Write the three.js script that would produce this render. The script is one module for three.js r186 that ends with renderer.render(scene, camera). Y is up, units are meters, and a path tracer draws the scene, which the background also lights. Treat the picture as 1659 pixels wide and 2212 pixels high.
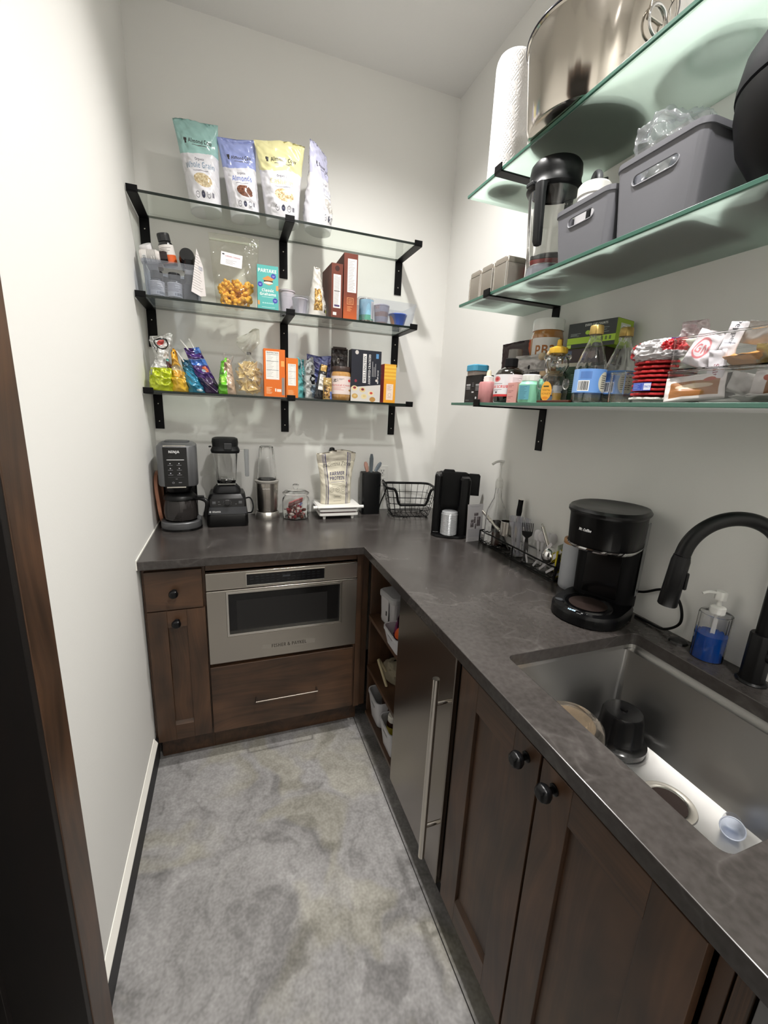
import * as THREE from 'three';
import { RoundedBoxGeometry } from 'three/addons/geometries/RoundedBoxGeometry.js';
import { mergeGeometries, mergeVertices, toCreasedNormals } from 'three/addons/utils/BufferGeometryUtils.js';
import { RectAreaLightUniformsLib } from 'three/addons/lights/RectAreaLightUniformsLib.js';
import { Brush, Evaluator, SUBTRACTION } from 'three-bvh-csg';
import { createNoise2D, createNoise3D } from 'simplex-noise';

// ---------- camera, exposure ----------
const scene = new THREE.Scene();
scene.background = new THREE.Color(0x000000);
const camera = new THREE.PerspectiveCamera(2 * Math.atan(1106 / 911.13) * 180 / Math.PI, 1659 / 2212, 0.03, 30);
camera.position.set(0.3312, 1.4816, 2.2743);
camera.rotation.order = 'YXZ';
camera.rotation.set(-0.2371, -0.3534, 0.047);
const renderer = new THREE.WebGLRenderer({ antialias: true });
renderer.toneMapping = THREE.LinearToneMapping;
renderer.toneMappingExposure = 1.0;
renderer.shadowMap.enabled = true;
RectAreaLightUniformsLib.init();
const CEIL = 3.004, W = 1.4734, CT = 0.914;
const LAMP_POWER = 10.9, LAMP_COLOR = 0xfefbf7;
const LAMP_SPOTS = [[0.82, 0.78], [0.82, 1.82], [0.82, 2.86]];  // last spot: unseen lamp behind the camera, added as fill

// ---------- helpers ----------
function rng(seed) { let s = seed | 0; return () => { s = (s + 0x6d2b79f5) | 0; let t = Math.imul(s ^ (s >>> 15), 1 | s); t = (t + Math.imul(t ^ (t >>> 7), 61 | t)) ^ t; return ((t ^ (t >>> 14)) >>> 0) / 4294967296; }; }
const N2 = createNoise2D(rng(11)), N3 = createNoise3D(rng(23));
const fbm = (x, y, o = 4) => { let a = 0, f = 1, w = 0.5; for (let i = 0; i < o; i++) { a += w * N2(x * f + i * 17.3, y * f - i * 9.1); f *= 2; w *= 0.5; } return a; };
const clamp = (x, a = 0, b = 1) => Math.min(b, Math.max(a, x));
const lerp = (a, b, t) => a + (b - a) * t;
const smooth = (a, b, x) => { const t = clamp((x - a) / (b - a)); return t * t * (3 - 2 * t); };
const V = (x, y, z) => new THREE.Vector3(x, y, z);
function mk(color, roughness = 0.6, metalness = 0, extra = {}) { return new THREE.MeshPhysicalMaterial({ color, roughness, metalness, ...extra }); }
const clear = (color = 0xffffff, roughness = 0.05, t = 1, extra = {}) => mk(color, roughness, 0, { transmission: t, thickness: 0, ior: 1.45, side: THREE.DoubleSide, ...extra });
const taken = new Map();
function numbered(n) { const k = taken.get(n) ?? 0; taken.set(n, k + 1); return k ? n + '_' + String(k).padStart(3, '0') : n; }
function fin(o) { o.castShadow = true; o.receiveShadow = true; return o; }
function T(name, label, category, p = [0, 0, 0], ry = 0, group) {
  const o = new THREE.Group(); o.name = numbered(name); o.position.set(...p); o.rotation.order = 'YXZ'; o.rotation.y = ry;
  o.userData = { label, category }; if (group) o.userData.group = group; scene.add(o); return o;
}
function m(name, geo, mat, parent, label) {
  const o = fin(new THREE.Mesh(geo, mat)); o.name = name; if (label) o.userData.label = label; parent.add(o); return o;
}
function one(name, geo, mat, label, category, p = [0, 0, 0], ry = 0, group) {
  const o = fin(new THREE.Mesh(geo, mat)); o.name = numbered(name); o.position.set(...p); o.rotation.order = 'YXZ'; o.rotation.y = ry;
  o.userData = { label, category }; if (group) o.userData.group = group; scene.add(o); return o;
}
function S(name, geo, mat) { const o = fin(new THREE.Mesh(geo, mat)); o.name = name; o.userData = { kind: 'structure' }; scene.add(o); return o; }
function copy(src, p, ry, label) { const c = src.clone(); c.name = numbered(src.name.replace(/_\d{3}$/, '')); c.userData = { ...src.userData }; if (label) c.userData.label = label; c.position.set(...p); if (ry !== undefined) c.rotation.y = ry; scene.add(c); return c; }
// geometry
// thin-walled vessel: outer profile plus an inner skin
function shell(pts, t = 0.0022, seg = 40) { const o = pts.map((p) => [...p]); const inn = []; for (let i = pts.length - 1; i >= 0; i--) { const [r, y] = pts[i]; inn.push([Math.max(0, r - t), i === 0 || (pts[i][1] - pts[0][1] < t) ? pts[0][1] + t : y]); } return lathe([...o, ...inn], seg); }
const tr = (g, x = 0, y = 0, z = 0) => g.translate(x, y, z);
function box(w, h, d, x = 0, y = 0, z = 0, r = 0.0015, seg = 2) { const g = r > 0 ? new RoundedBoxGeometry(w, h, d, seg, Math.min(r, w / 2.01, h / 2.01, d / 2.01)) : new THREE.BoxGeometry(w, h, d); return tr(g, x, y, z); }
const bx = (x0, x1, y0, y1, z0, z1, r = 0.0015) => box(x1 - x0, y1 - y0, z1 - z0, (x0 + x1) / 2, (y0 + y1) / 2, (z0 + z1) / 2, r);
const cyl = (rt, rb, h, y = 0, seg = 32) => tr(new THREE.CylinderGeometry(rt, rb, h, seg), 0, y + h / 2, 0);
function lathe(pts, seg = 40, crease = 0.7) { const g = new THREE.LatheGeometry(pts.map((p) => new THREE.Vector2(Math.max(p[0], 0.00005), p[1])), seg); return crease ? toCreasedNormals(g, crease) : g; }
const tube = (pts, r, seg = 32, rs = 10, closed = false, tension = 0.5) => new THREE.TubeGeometry(new THREE.CatmullRomCurve3(pts.map((p) => V(...p)), closed, 'centripetal', tension), seg, r, rs, closed);
function bar(a, b, r, rs = 8) { const A = V(...a), B = V(...b), L = A.distanceTo(B); const g = new THREE.CylinderGeometry(r, r, L, rs); g.applyQuaternion(new THREE.Quaternion().setFromUnitVectors(V(0, 1, 0), B.clone().sub(A).normalize())); return tr(g, ...A.add(B).multiplyScalar(0.5).toArray()); }
// printed band round a bottle; three quarters of the way along the print faces `face` (0 = +z, turning towards +x)
const wrap = (r, y0, y1, face = -0.1, r2 = r) => tr(new THREE.CylinderGeometry(r2, r, y1 - y0, 40, 1, true, face - 1.5 * Math.PI), 0, (y0 + y1) / 2, 0);
const merge = (a) => mergeGeometries(a.map((g) => { const k = g.index ? g.toNonIndexed() : g; for (const n of Object.keys(k.attributes)) if (!['position', 'normal', 'uv'].includes(n)) k.deleteAttribute(n); k.clearGroups(); return k; }));
function rrPoints(w, d, r, n = 6) {
  const out = []; r = Math.min(r, w / 2 - 1e-5, d / 2 - 1e-5);
  for (const [cx, cz, a0] of [[w / 2 - r, d / 2 - r, 0], [-w / 2 + r, d / 2 - r, Math.PI / 2], [-w / 2 + r, -d / 2 + r, Math.PI], [w / 2 - r, -d / 2 + r, 1.5 * Math.PI]])
    for (let i = 0; i <= n; i++) { const a = a0 + i / n * Math.PI / 2; out.push([cx + Math.cos(a) * r, cz + Math.sin(a) * r]); }
  return out;
}
// rings: [w, d, r, y, ox, oz]; a skin of rounded rectangles, closed at both ends
function loft(rings, { n = 6, crease = 0.6, caps = 3 } = {}) {
  const P = [], I = [], U = []; const K = 4 * (n + 1);
  rings.forEach(([w, d, r, y, ox = 0, oz = 0], k) => { rrPoints(w, d, r, n).forEach(([x, z], i) => { P.push(x + ox, y, z + oz); U.push(i / K, k / (rings.length - 1)); }); });
  for (let k = 0; k < rings.length - 1; k++) for (let i = 0; i < K; i++) { const a = k * K + i, b = k * K + (i + 1) % K, c = a + K, e = b + K; I.push(a, c, b, b, c, e); }
  if (caps) for (const [k, flip] of [[0, false], [rings.length - 1, true]]) { if (!(caps & (flip ? 2 : 1))) continue;
    const [, , , y, ox = 0, oz = 0] = rings[k]; const c = P.length / 3; P.push(ox, y, oz); U.push(0.5, 0.5);
    for (let i = 0; i < K; i++) { const a = k * K + i, b = k * K + (i + 1) % K; flip ? I.push(a, c, b) : I.push(a, b, c); }
  }
  const g = new THREE.BufferGeometry(); g.setAttribute('position', new THREE.Float32BufferAttribute(P, 3)); g.setAttribute('uv', new THREE.Float32BufferAttribute(U, 2)); g.setIndex(I); g.computeVertexNormals();
  return toCreasedNormals(g, crease);
}
// open tapered bin with wall thickness
const bin = (w, d, r, h, t = 0.0025, taper = 0.9, rim = 0) => loft([[w * taper, d * taper, r, 0], [w, d, r, h - 0.012], [w + 2 * rim, d + 2 * rim, r + rim, h - 0.011], [w + 2 * rim, d + 2 * rim, r + rim, h], [w - 2 * t, d - 2 * t, r - t, h], [w * taper - 2 * t, d * taper - 2 * t, r - t, t]], { crease: 0.9 });
const ev = new Evaluator(); ev.useGroups = false;
function cut(a, ...bs) { let A = new Brush(a); A.updateMatrixWorld(); for (const b of bs) { const B = new Brush(b); B.updateMatrixWorld(); A = ev.evaluate(A, B, SUBTRACTION); } const g = A.geometry; g.clearGroups(); return g; }
function prism(pts, depth, bevel = 0.001, holes = []) {
  const s = new THREE.Shape(pts.map((p) => new THREE.Vector2(...p))); for (const h of holes) s.holes.push(new THREE.Path(h.map((p) => new THREE.Vector2(...p))));
  return new THREE.ExtrudeGeometry(s, { depth, bevelEnabled: bevel > 0, bevelSize: bevel, bevelThickness: bevel, bevelOffset: -bevel, bevelSegments: 2, curveSegments: 12 });
}
// uv in metres by the face's main axis; grain runs along `grain`
function metreUV(g, s = 1, grain = 1, off = 0) {
  const p = g.attributes.position, n = g.attributes.normal, uv = new Float32Array(p.count * 2);
  for (let i = 0; i < p.count; i++) {
    const q = [p.getX(i), p.getY(i), p.getZ(i)], a = [Math.abs(n.getX(i)), Math.abs(n.getY(i)), Math.abs(n.getZ(i))];
    const k = a[0] >= a[1] && a[0] >= a[2] ? 0 : a[1] >= a[2] ? 1 : 2;
    const o = [0, 1, 2].filter((t) => t !== k); const v = o.includes(grain) ? grain : o[1], u = o.find((t) => t !== v);
    uv[2 * i] = q[u] * s + off; uv[2 * i + 1] = q[v] * s + off * 1.7;
  }
  g.setAttribute('uv', new THREE.BufferAttribute(uv, 2)); return g;
}
// stand-up pouch: base w0, top w1, height h, base depth d
function pouch({ w0, w1, h, d, seed = 1, crumple = 0.004, nu = 48, nv = 36, bulge = 0.35, neck = null, wave = 0, lean = [0, 0], slump = 0 }) {
  const P = [], U = [], I = [];
  for (let j = 0; j <= nv; j++) {
    const v = j / nv; let a = lerp(w0, w1, v) / 2; if (neck) a *= neck(v);
    const b = Math.max(0.0012, (d / 2) * Math.pow(1 - v, 0.55) * (1 + bulge * Math.sin(Math.PI * Math.min(1, v * 1.6)))) * (v > 0.97 ? 0.35 : 1);
    for (let i = 0; i <= nu; i++) {
      const t = i / nu * 2 * Math.PI + Math.PI; const c = Math.cos(t), s = Math.sin(t);
      let x = a * Math.sign(c) * Math.pow(Math.abs(c), 0.75), z = -b * Math.sign(s) * Math.pow(Math.abs(s), 1.1), y = h * v;
      const k = 1 - Math.abs(N3(x * 22 + seed * 7, y * 18, z * 22 + seed)), k2 = 1 - Math.abs(N3(x * 48 - seed * 3, y * 44, z * 40)), e = Math.min(1, v * 6);
      const q = crumple * e * (k * k * 1.2 + k2 * k2 * 0.6 - 0.8) * (0.35 + Math.abs(s));
      z += -Math.sign(s) * q; x += 0.25 * q * c; y += wave * v * v * Math.sin(x / a * 2.4 + seed) + (v > 0.9 ? wave * 0.3 * c : 0);
      x += lean[0] * v * h; z += lean[1] * v * h + slump * Math.sin(v * Math.PI);
      P.push(x, y, z); U.push(0.5 + 0.5 * Math.sign(c) * Math.pow(Math.abs(c), 0.75), v);
    }
  }
  const K = nu + 1;
  for (let j = 0; j < nv; j++) for (let i = 0; i < nu; i++) { const A = j * K + i; I.push(A, A + 1, A + K, A + 1, A + K + 1, A + K); }
  for (const [j, f] of [[0, 1], [nv, 0]]) { const c = P.length / 3; let x = 0, y = 0, z = 0; for (let i = 0; i < nu; i++) { const A = (j * K + i) * 3; x += P[A] / nu; y += P[A + 1] / nu; z += P[A + 2] / nu; } P.push(x, y, z); U.push(0.5, j / nv); for (let i = 0; i < nu; i++) { const A = j * K + i; f ? I.push(c, A + 1, A) : I.push(c, A, A + 1); } }
  const g = new THREE.BufferGeometry(); g.setAttribute('position', new THREE.Float32BufferAttribute(P, 3)); g.setAttribute('uv', new THREE.Float32BufferAttribute(U, 2)); g.setIndex(I); g.computeVertexNormals(); return g;
}
// textures
function tex(w, h, draw, opts = {}) {
  const c = document.createElement('canvas'); c.width = w; c.height = h; const g = c.getContext('2d'); draw(g, w, h);
  const t = new THREE.CanvasTexture(c); t.colorSpace = THREE.SRGBColorSpace; t.anisotropy = 4; Object.assign(t, opts); return t;
}
function data(w, h, f, srgb = true, rep = true) {
  const a = new Uint8Array(w * h * 4); for (let y = 0; y < h; y++) for (let x = 0; x < w; x++) { const c = f(x / w, y / h), i = (y * w + x) * 4; a[i] = clamp(c[0], 0, 255); a[i + 1] = clamp(c[1], 0, 255); a[i + 2] = clamp(c[2], 0, 255); a[i + 3] = 255; }
  const t = new THREE.DataTexture(a, w, h); t.magFilter = t.minFilter = THREE.LinearFilter; if (rep) t.wrapS = t.wrapT = THREE.RepeatWrapping; if (srgb) t.colorSpace = THREE.SRGBColorSpace; t.needsUpdate = true; return t;
}
function txt(g, s, x, y, size, color, font = 'bold', fam = 'sans-serif', align = 'center', maxW) { g.fillStyle = color; g.font = `${font} ${size}px ${fam}`; g.textAlign = align; g.textBaseline = 'middle'; maxW ? g.fillText(s, x, y, maxW) : g.fillText(s, x, y); }
const rect = (g, c, x, y, w, h) => { g.fillStyle = c; g.fillRect(x, y, w, h); };
const disc = (g, c, x, y, r, ry) => { g.fillStyle = c; g.beginPath(); g.ellipse(x, y, r, ry ?? r, 0, 0, 7); g.fill(); };
function lines(g, c, x, y, w, n, step, th = 2, seed = 3) { const R = rng(seed); for (let i = 0; i < n; i++) rect(g, c, x, y + i * step, w * (0.55 + 0.45 * R()), th); }
function barcode(g, x, y, w, h, c = '#222', seed = 5) { const R = rng(seed); rect(g, '#fff', x, y, w, h); let q = x + w * 0.06; while (q < x + w * 0.92) { const b = 1 + R() * w * 0.04; rect(g, c, q, y + h * 0.08, b, h * 0.84); q += b + 1 + R() * w * 0.04; } }
function facts(g, x, y, w, h) { rect(g, '#f3f0ea', x, y, w, h); txt(g, 'Nutrition Facts', x + w / 2, y + h * 0.05, w * 0.12, '#222'); rect(g, '#222', x + w * 0.05, y + h * 0.11, w * 0.9, 3); for (let i = 0; i < 15; i++) { const yy = y + h * (0.16 + i * 0.053); rect(g, '#77736d', x + w * 0.07, yy, w * (0.3 + 0.25 * ((i * 37) % 10) / 10), 2); rect(g, '#77736d', x + w * 0.78, yy, w * 0.14, 2); if (i === 9 || i === 3) rect(g, '#333', x + w * 0.05, yy + h * 0.025, w * 0.9, 3); } }
const pm = (t, rough = 0.5, extra = {}) => mk(0xffffff, rough, 0, { map: t, ...extra });

// ---------- shared materials ----------
const WOOD_T = [0, 1].map((k) => data(512, 512, (u, v) => {
  const x = u * 0.6 + k * 5, y = v * 0.6; const warp = 0.05 * N2(x * 3, y * 1.2 + 7); const g1 = fbm((x + warp) * 22, y * 2.2, 4), g2 = N2((x + warp) * 120, y * 3), blot = fbm(x * 5 + 3, y * 3, 3);
  const s = 1 + 0.2 * g1 + 0.07 * g2 + 0.34 * blot; return [74 * s, 52 * s, 36 * s];
}));
WOOD_T.forEach((t) => { t.wrapS = t.wrapT = THREE.MirroredRepeatWrapping; });
const wood = WOOD_T.map((map) => mk(0xffffff, 0.42, 0, { map, clearcoat: 0.15, clearcoatRoughness: 0.4 }));
const woodDark = wood[1];
const wd = (g, grain = 1, off = 0) => metreUV(g, 1 / 0.6, grain, off);
const low = { specularIntensity: 0.45 };
const black = mk(0x08080a, 0.5, 0, low), blackGloss = mk(0x060607, 0.15), blackMetal = mk(0x0b0b0d, 0.45, 0.3, low), matBlack = mk(0x0b0b0d, 0.7, 0, low);
const steel = mk(0xb9b4ab, 0.3, 1), steelSmooth = mk(0xd2cec6, 0.16, 1), chrome = mk(0xe6e6e6, 0.06, 1), brushed = mk(0xa9a49c, 0.36, 1, { anisotropy: 0.6 });
const white = mk(0xeeece6, 0.45), whiteGloss = mk(0xf1f0ec, 0.22), paper = mk(0xe9e6e2, 0.85);
const solidGlass = mk(0xffffff, 0, 0, { transmission: 1, thickness: 0.003, ior: 1.45 });
const glass = clear(0xffffff, 0.02, 1, { ior: 1.6 }), clearPlastic = clear(0xffffff, 0.05, 0.99, { ior: 1.55 }), frostPlastic = clear(0xd5dae2, 0.62, 0.85), filmy = clear(0xf4f5f2, 0.12, 0.93, { specularIntensity: 1 });
// ---------- lamps ----------
for (const [i, [x, z]] of LAMP_SPOTS.entries()) {
  const t = T('recessed_light', ['round recessed ceiling light over the corner worktop', 'round recessed ceiling light over the aisle beside the sink', 'unseen round ceiling light added as fill beyond the sink end of the aisle'][i], 'ceiling light', [x, CEIL, z]);
  m('trim_ring', lathe([[0.05, -0.0005], [0.05, -0.008], [0.078, -0.004], [0.08, 0.0]], 40), white, t);
  m('lens', tr(cyl(0.049, 0.049, 0.003), 0, -0.0045, 0), mk(0xffffff, 0.4, 0, { emissive: LAMP_COLOR, emissiveIntensity: 20 }), t);
  const s = new THREE.SpotLight(LAMP_COLOR, LAMP_POWER, 0, 1.22, 1, 2); s.position.set(x, CEIL - 0.012, z); s.target.position.set(x, 0, z); s.castShadow = true; s.shadow.radius = 2; s.shadow.mapSize.set(2048, 2048); s.name = 'recessed_light_beam'; scene.add(s, s.target);
}
// ---------- room shell ----------
const wallT = data(256, 256, (u, v) => { const s = 128 + 60 * fbm(u * 40, v * 40, 3); return [s, s, s]; }, false);
const wallMat = mk(0xf1f0ec, 0.8, 0, { bumpMap: wallT, bumpScale: 0.0003 });
const ceilMat = mk(0xefeeec, 0.95, 0, { bumpMap: wallT, bumpScale: 0.0012 });
const ZF = 3.3;
const wl = (g) => metreUV(g, 2.5, 1);
const DOOR_Z0 = 1.514, DOOR_Z1 = 2.4, DOOR_H = 2.36;
S('wall_back', wl(bx(-0.16, W + 0.12, 0, CEIL + 0.1, -0.12, 0, 0)), wallMat);
S('wall_right', wl(bx(W, W + 0.12, 0, CEIL + 0.1, 0, ZF + 0.12, 0)), wallMat);
S('wall_front', wl(bx(-0.16, W, 0, CEIL + 0.1, ZF, ZF + 0.12, 0)), wallMat);
S('ceiling', wl(bx(-0.16, W, CEIL, CEIL + 0.1, 0, ZF, 0)), ceilMat);
S('wall_left', wl(merge([bx(-0.16, -0.002, 0, CEIL, 0, DOOR_Z0, 0), bx(-0.16, -0.002, DOOR_H, CEIL, DOOR_Z0, DOOR_Z1, 0), bx(-0.16, -0.002, 0, CEIL, DOOR_Z1, ZF, 0)])), wallMat);
const floorT = data(1024, 1024, (u, v) => {
  const x = u * 2, y = v * 2; const wx = x + 0.16 * fbm(x * 2.2, y * 2.2, 3), wy = y + 0.16 * fbm(x * 2.2 + 9, y * 2.2 - 4, 3);
  const big = fbm(wx * 1.7, wy * 1.7, 4), vein = Math.pow(1 - Math.abs(fbm(wx * 2.1 + 3, wy * 1.6, 4)) * 1.7, 6), fine = fbm(x * 26, y * 26, 3), dark = smooth(0.12, 0.5, fbm(wx * 3.1 - 7, wy * 3.1, 4)), speck = smooth(0.35, 0.6, N2(x * 60, y * 60)) * smooth(0, 0.4, N2(x * 4, y * 4 + 30));
  const warm = smooth(0.05, 0.4, fbm(wx * 1.9 + 20, wy * 1.9 + 5, 3));
  const s = 141 + 15 * big + 13 * fine + 9 * N2(x * 75, y * 75) + 13 * fbm(wx * 7, wy * 7, 5) - 24 * dark - 12 * Math.max(0, vein) - 5 * speck; return [s + 2 + 4 * warm, s + 3 * warm, s - 1 - 5 * warm];
});
floorT.wrapS = floorT.wrapT = THREE.MirroredRepeatWrapping;
S('floor', metreUV(bx(-0.7, W, -0.1, 0, 0, ZF, 0), 0.5, 2, 0.0), mk(0xffffff, 0.62, 0, { map: floorT, bumpMap: floorT, bumpScale: 0.0008 }));
S('floor_joint', bx(0.8515, 0.8545, -0.001, 0.0006, 0.555, ZF - 0.3, 0), mk(0x2b2826, 0.9));
// baseboard along the side wall: dark face, white slanted cap
const bbProf = (pts, z0, z1) => tr(prism(pts, z1 - z0, 0), 0, 0, z0);
S('baseboard_left', bbProf([[-0.002, 0], [0.0, 0], [0.011, 0.134], [-0.002, 0.134]], 0.56, 1.42), mk(0x17151a, 0.6));
S('trim_1', bbProf([[-0.002, 0.134], [0.0115, 0.134], [0.0115, 0.138], [0.0, 0.16], [-0.002, 0.16]], 0.64, 1.42), mk(0xf3f0e8, 0.5));
S('trim_2', bx(-0.0018, 0.0012, 0.884, 0.921, 0.0, 0.656, 0.0005), mk(0xf3f0e8, 0.5));
S('trim_3', wd(merge([bx(-0.002, 0.016, 0, DOOR_H + 0.09, 1.42, 1.514, 0.002), bx(-0.002, 0.016, 0, DOOR_H + 0.09, DOOR_Z1, DOOR_Z1 + 0.09, 0.002), bx(-0.002, 0.016, DOOR_H, DOOR_H + 0.09, 1.514, DOOR_Z1, 0.002)]), 1, 0.2), wood[0]);
const jambShaded = mk(0x3c3432, 0.6, 0, { map: WOOD_T[1] });  // wood tinted darker; doorway shade is put into the colour
S('trim_4', wd(merge([bx(-0.16, 0.014, 0, DOOR_H, 1.514, 1.532, 0.001), bx(-0.16, 0.014, 0, DOOR_H, DOOR_Z1 - 0.018, DOOR_Z1, 0.001), bx(-0.16, 0.014, DOOR_H - 0.018, DOOR_H, 1.532, DOOR_Z1 - 0.018, 0.001), bx(-0.115, -0.10, 0, DOOR_H, 1.532, 1.546, 0.001)])), jambShaded);
{ const d = S('door_1', wd(bx(-0.16, -0.118, 0.01, DOOR_H - 0.02, 1.534, DOOR_Z1 - 0.02, 0.002)), jambShaded); m('door_handle', merge([bar([-0.118, 1.0, 2.3], [-0.07, 1.0, 2.3], 0.01), bar([-0.072, 1.0, 2.305], [-0.072, 1.0, 2.19], 0.009)]), blackMetal, d); }

// ---------- worktop ----------
const stoneT = data(1024, 1024, (u, v) => {
  const x = u * 1.6, y = v * 1.6, wx = x + 0.12 * fbm(x * 2, y * 2, 3), wy = y + 0.12 * fbm(x * 2 + 5, y * 2 + 8, 3);
  const c = fbm(wx * 2.6, wy * 2.6, 4), fine = fbm(x * 45, y * 45, 3); let vein = Math.pow(clamp(1 - Math.abs(fbm((wx + wy * 0.5) * 1.5, (wy - wx * 0.4) * 4.2, 3)) * 5), 5) * smooth(-0.2, 0.4, N2(x * 3, y * 3));
  vein += 0.7 * Math.pow(clamp(1 - Math.abs(fbm((wx - wy * 0.3) * 2.5 + 9, (wy + wx * 0.2) * 2.2, 3)) * 7), 6) * smooth(0, 0.5, N2(x * 2 + 8, y * 2));
  const s = 61 + 12 * c + 9 * fine + 18 * vein; return [s + 2, s - 2, s - 4];
});
const stone = mk(0xffffff, 0.24, 0, { map: stoneT, bumpMap: stoneT, bumpScale: 0.0003 });
const XC = 0.8458, ZC = 0.655, CZ1 = 2.75, SX0 = 0.9436, SX1 = 1.3664, SZ0 = 1.523, SZ1 = 2.02;
{ // plan in (x, z), laid down so that +shape-y becomes +z
  const hole = rrPoints(SX1 - SX0, SZ1 - SZ0, 0.018, 8).map(([a, b]) => [a + (SX0 + SX1) / 2, b + (SZ0 + SZ1) / 2]).reverse();
  const g = prism([[0.001, 0.001], [W - 0.0005, 0.001], [W - 0.0005, CZ1], [XC, CZ1], [XC, ZC], [0.001, ZC]], 0.03, 0.0018, [hole]);
  g.rotateX(Math.PI / 2); tr(g, 0, CT, 0); metreUV(g, 1 / 1.6, 2, 0.15);
  one('countertop', g, stone, 'dark grey veined stone worktop turning the corner with sink cutout', 'countertop');
}
// ---------- base cabinets on the back wall ----------
const ZB = 0.607, ZD = 0.626;     // carcass front, door front (doors 19 mm)
const toe = wood[1];
function knob(parent, p, axis) { // axis: 'z' or '-x'
  const g = lathe([[0, 0], [0.011, 0], [0.011, 0.003], [0.006, 0.006], [0.006, 0.013], [0.0135, 0.016], [0.0168, 0.0225], [0.0165, 0.0275], [0.013, 0.034], [0.007, 0.037], [0, 0.0378]], 24, 0.8);
  axis === 'z' ? g.rotateX(Math.PI / 2) : g.rotateZ(Math.PI / 2); m('knob', tr(g, ...p), mk(0x101012, 0.28, 0.4), parent, 'round black knob');
}
// shaker leaf in a plane: f(u0,u1,v0,v1,t0,t1) builds a box; u across, v up, t depth 0 (back) .. 1 (front)
function shaker(door, f, u0, u1, v0, v1, su, sv, k) {
  m('stile', wd(f(u0, u0 + su, v0, v1, 0, 0.019), 1, 0.1 + k), wood[0], door); m('stile', wd(f(u1 - su, u1, v0, v1, 0, 0.019), 1, 0.5 + k), wood[0], door);
  m('rail', wd(f(u0 + su, u1 - su, v1 - sv, v1, 0, 0.0188), f.across, 0.3 + k), wood[1], door); m('rail', wd(f(u0 + su, u1 - su, v0, v0 + sv, 0, 0.0188), f.across, 0.7 + k), wood[1], door);
  m('panel', wd(f(u0 + su, u1 - su, v0 + sv, v1 - sv, 0.003, 0.0095), 1, 0.9 + k), wood[1], door);
  m('moulding', wd(f.slope(u0 + su, u1 - su, v0 + sv), f.across, k), wood[0], door);
}
const fz = (u0, u1, v0, v1, a, b) => bx(u0, u1, v0, v1, ZB + a, ZB + b, 0.0012); fz.across = 0; fz.slope = (u0, u1, v) => { const g = prism([[ZB + 0.0095, v - 0.001], [ZB + 0.0186, v - 0.001], [ZB + 0.0095, v + 0.013]], u1 - u0, 0); g.rotateY(-Math.PI / 2); return tr(g, u1, 0, 0); };
{ const t = T('base_cabinet', 'narrow brown wood base cabinet with one drawer over a shaker door', 'cabinet');
  m('carcass', wd(bx(0.002, 0.2195, 0.11, 0.882, 0.02, ZB)), woodDark, t);
  m('toe_kick', bx(0.012, 0.2195, 0.001, 0.11, 0.02, 0.56, 0), toe, t);
  const d = m('drawer_front', wd(bx(0.012, 0.2085, 0.7045, 0.862, ZB, ZD), 0, 0.2), wood[1], t); knob(d, [0.11, 0.778, ZD], 'z');
  const door = new THREE.Group(); door.name = 'door'; t.add(door); shaker(door, fz, 0.012, 0.2145, 0.124, 0.7005, 0.067, 0.07, 0); knob(door, [0.112, 0.655, ZD], 'z');
}
const MX0 = 0.2213, MX1 = 0.8273, MY0 = 0.45, MY1 = 0.841;
{ const t = T('drawer_cabinet', 'wide brown wood cabinet with a flat drawer under the microwave', 'cabinet');
  m('carcass', wd(bx(0.2205, 0.8865, 0.11, 0.44, 0.02, ZB)), woodDark, t);
  m('face_rail', wd(bx(0.2205, 0.83, 0.845, 0.882, 0.5, ZB + 0.001), 0), wood[1], t);
  m('face_stile', wd(bx(0.831, 0.858, 0.11, 0.882, 0.45, ZB + 0.012), 1, 0.3), wood[1], t);
  m('filler', wd(bx(0.858, 0.8865, 0.11, 0.882, 0.45, ZB + 0.006), 1, 0.6), wood[0], t);
  m('toe_kick', bx(0.2205, 0.86, 0.001, 0.11, 0.02, 0.56, 0), toe, t);
  const d = m('drawer_front', wd(bx(0.2205, 0.82, 0.122, 0.43, ZB, ZD), 0, 0.4), wood[1], t);
  m('bar_handle', merge([bar([0.392, 0.256, ZD + 0.03], [0.655, 0.256, ZD + 0.03], 0.0034), bar([0.394, 0.256, ZD], [0.394, 0.256, ZD + 0.03], 0.0034), bar([0.653, 0.256, ZD], [0.653, 0.256, ZD + 0.03], 0.0034)]), mk(0x7d756d, 0.35, 1), d, 'slim steel bar handle');
}
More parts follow.
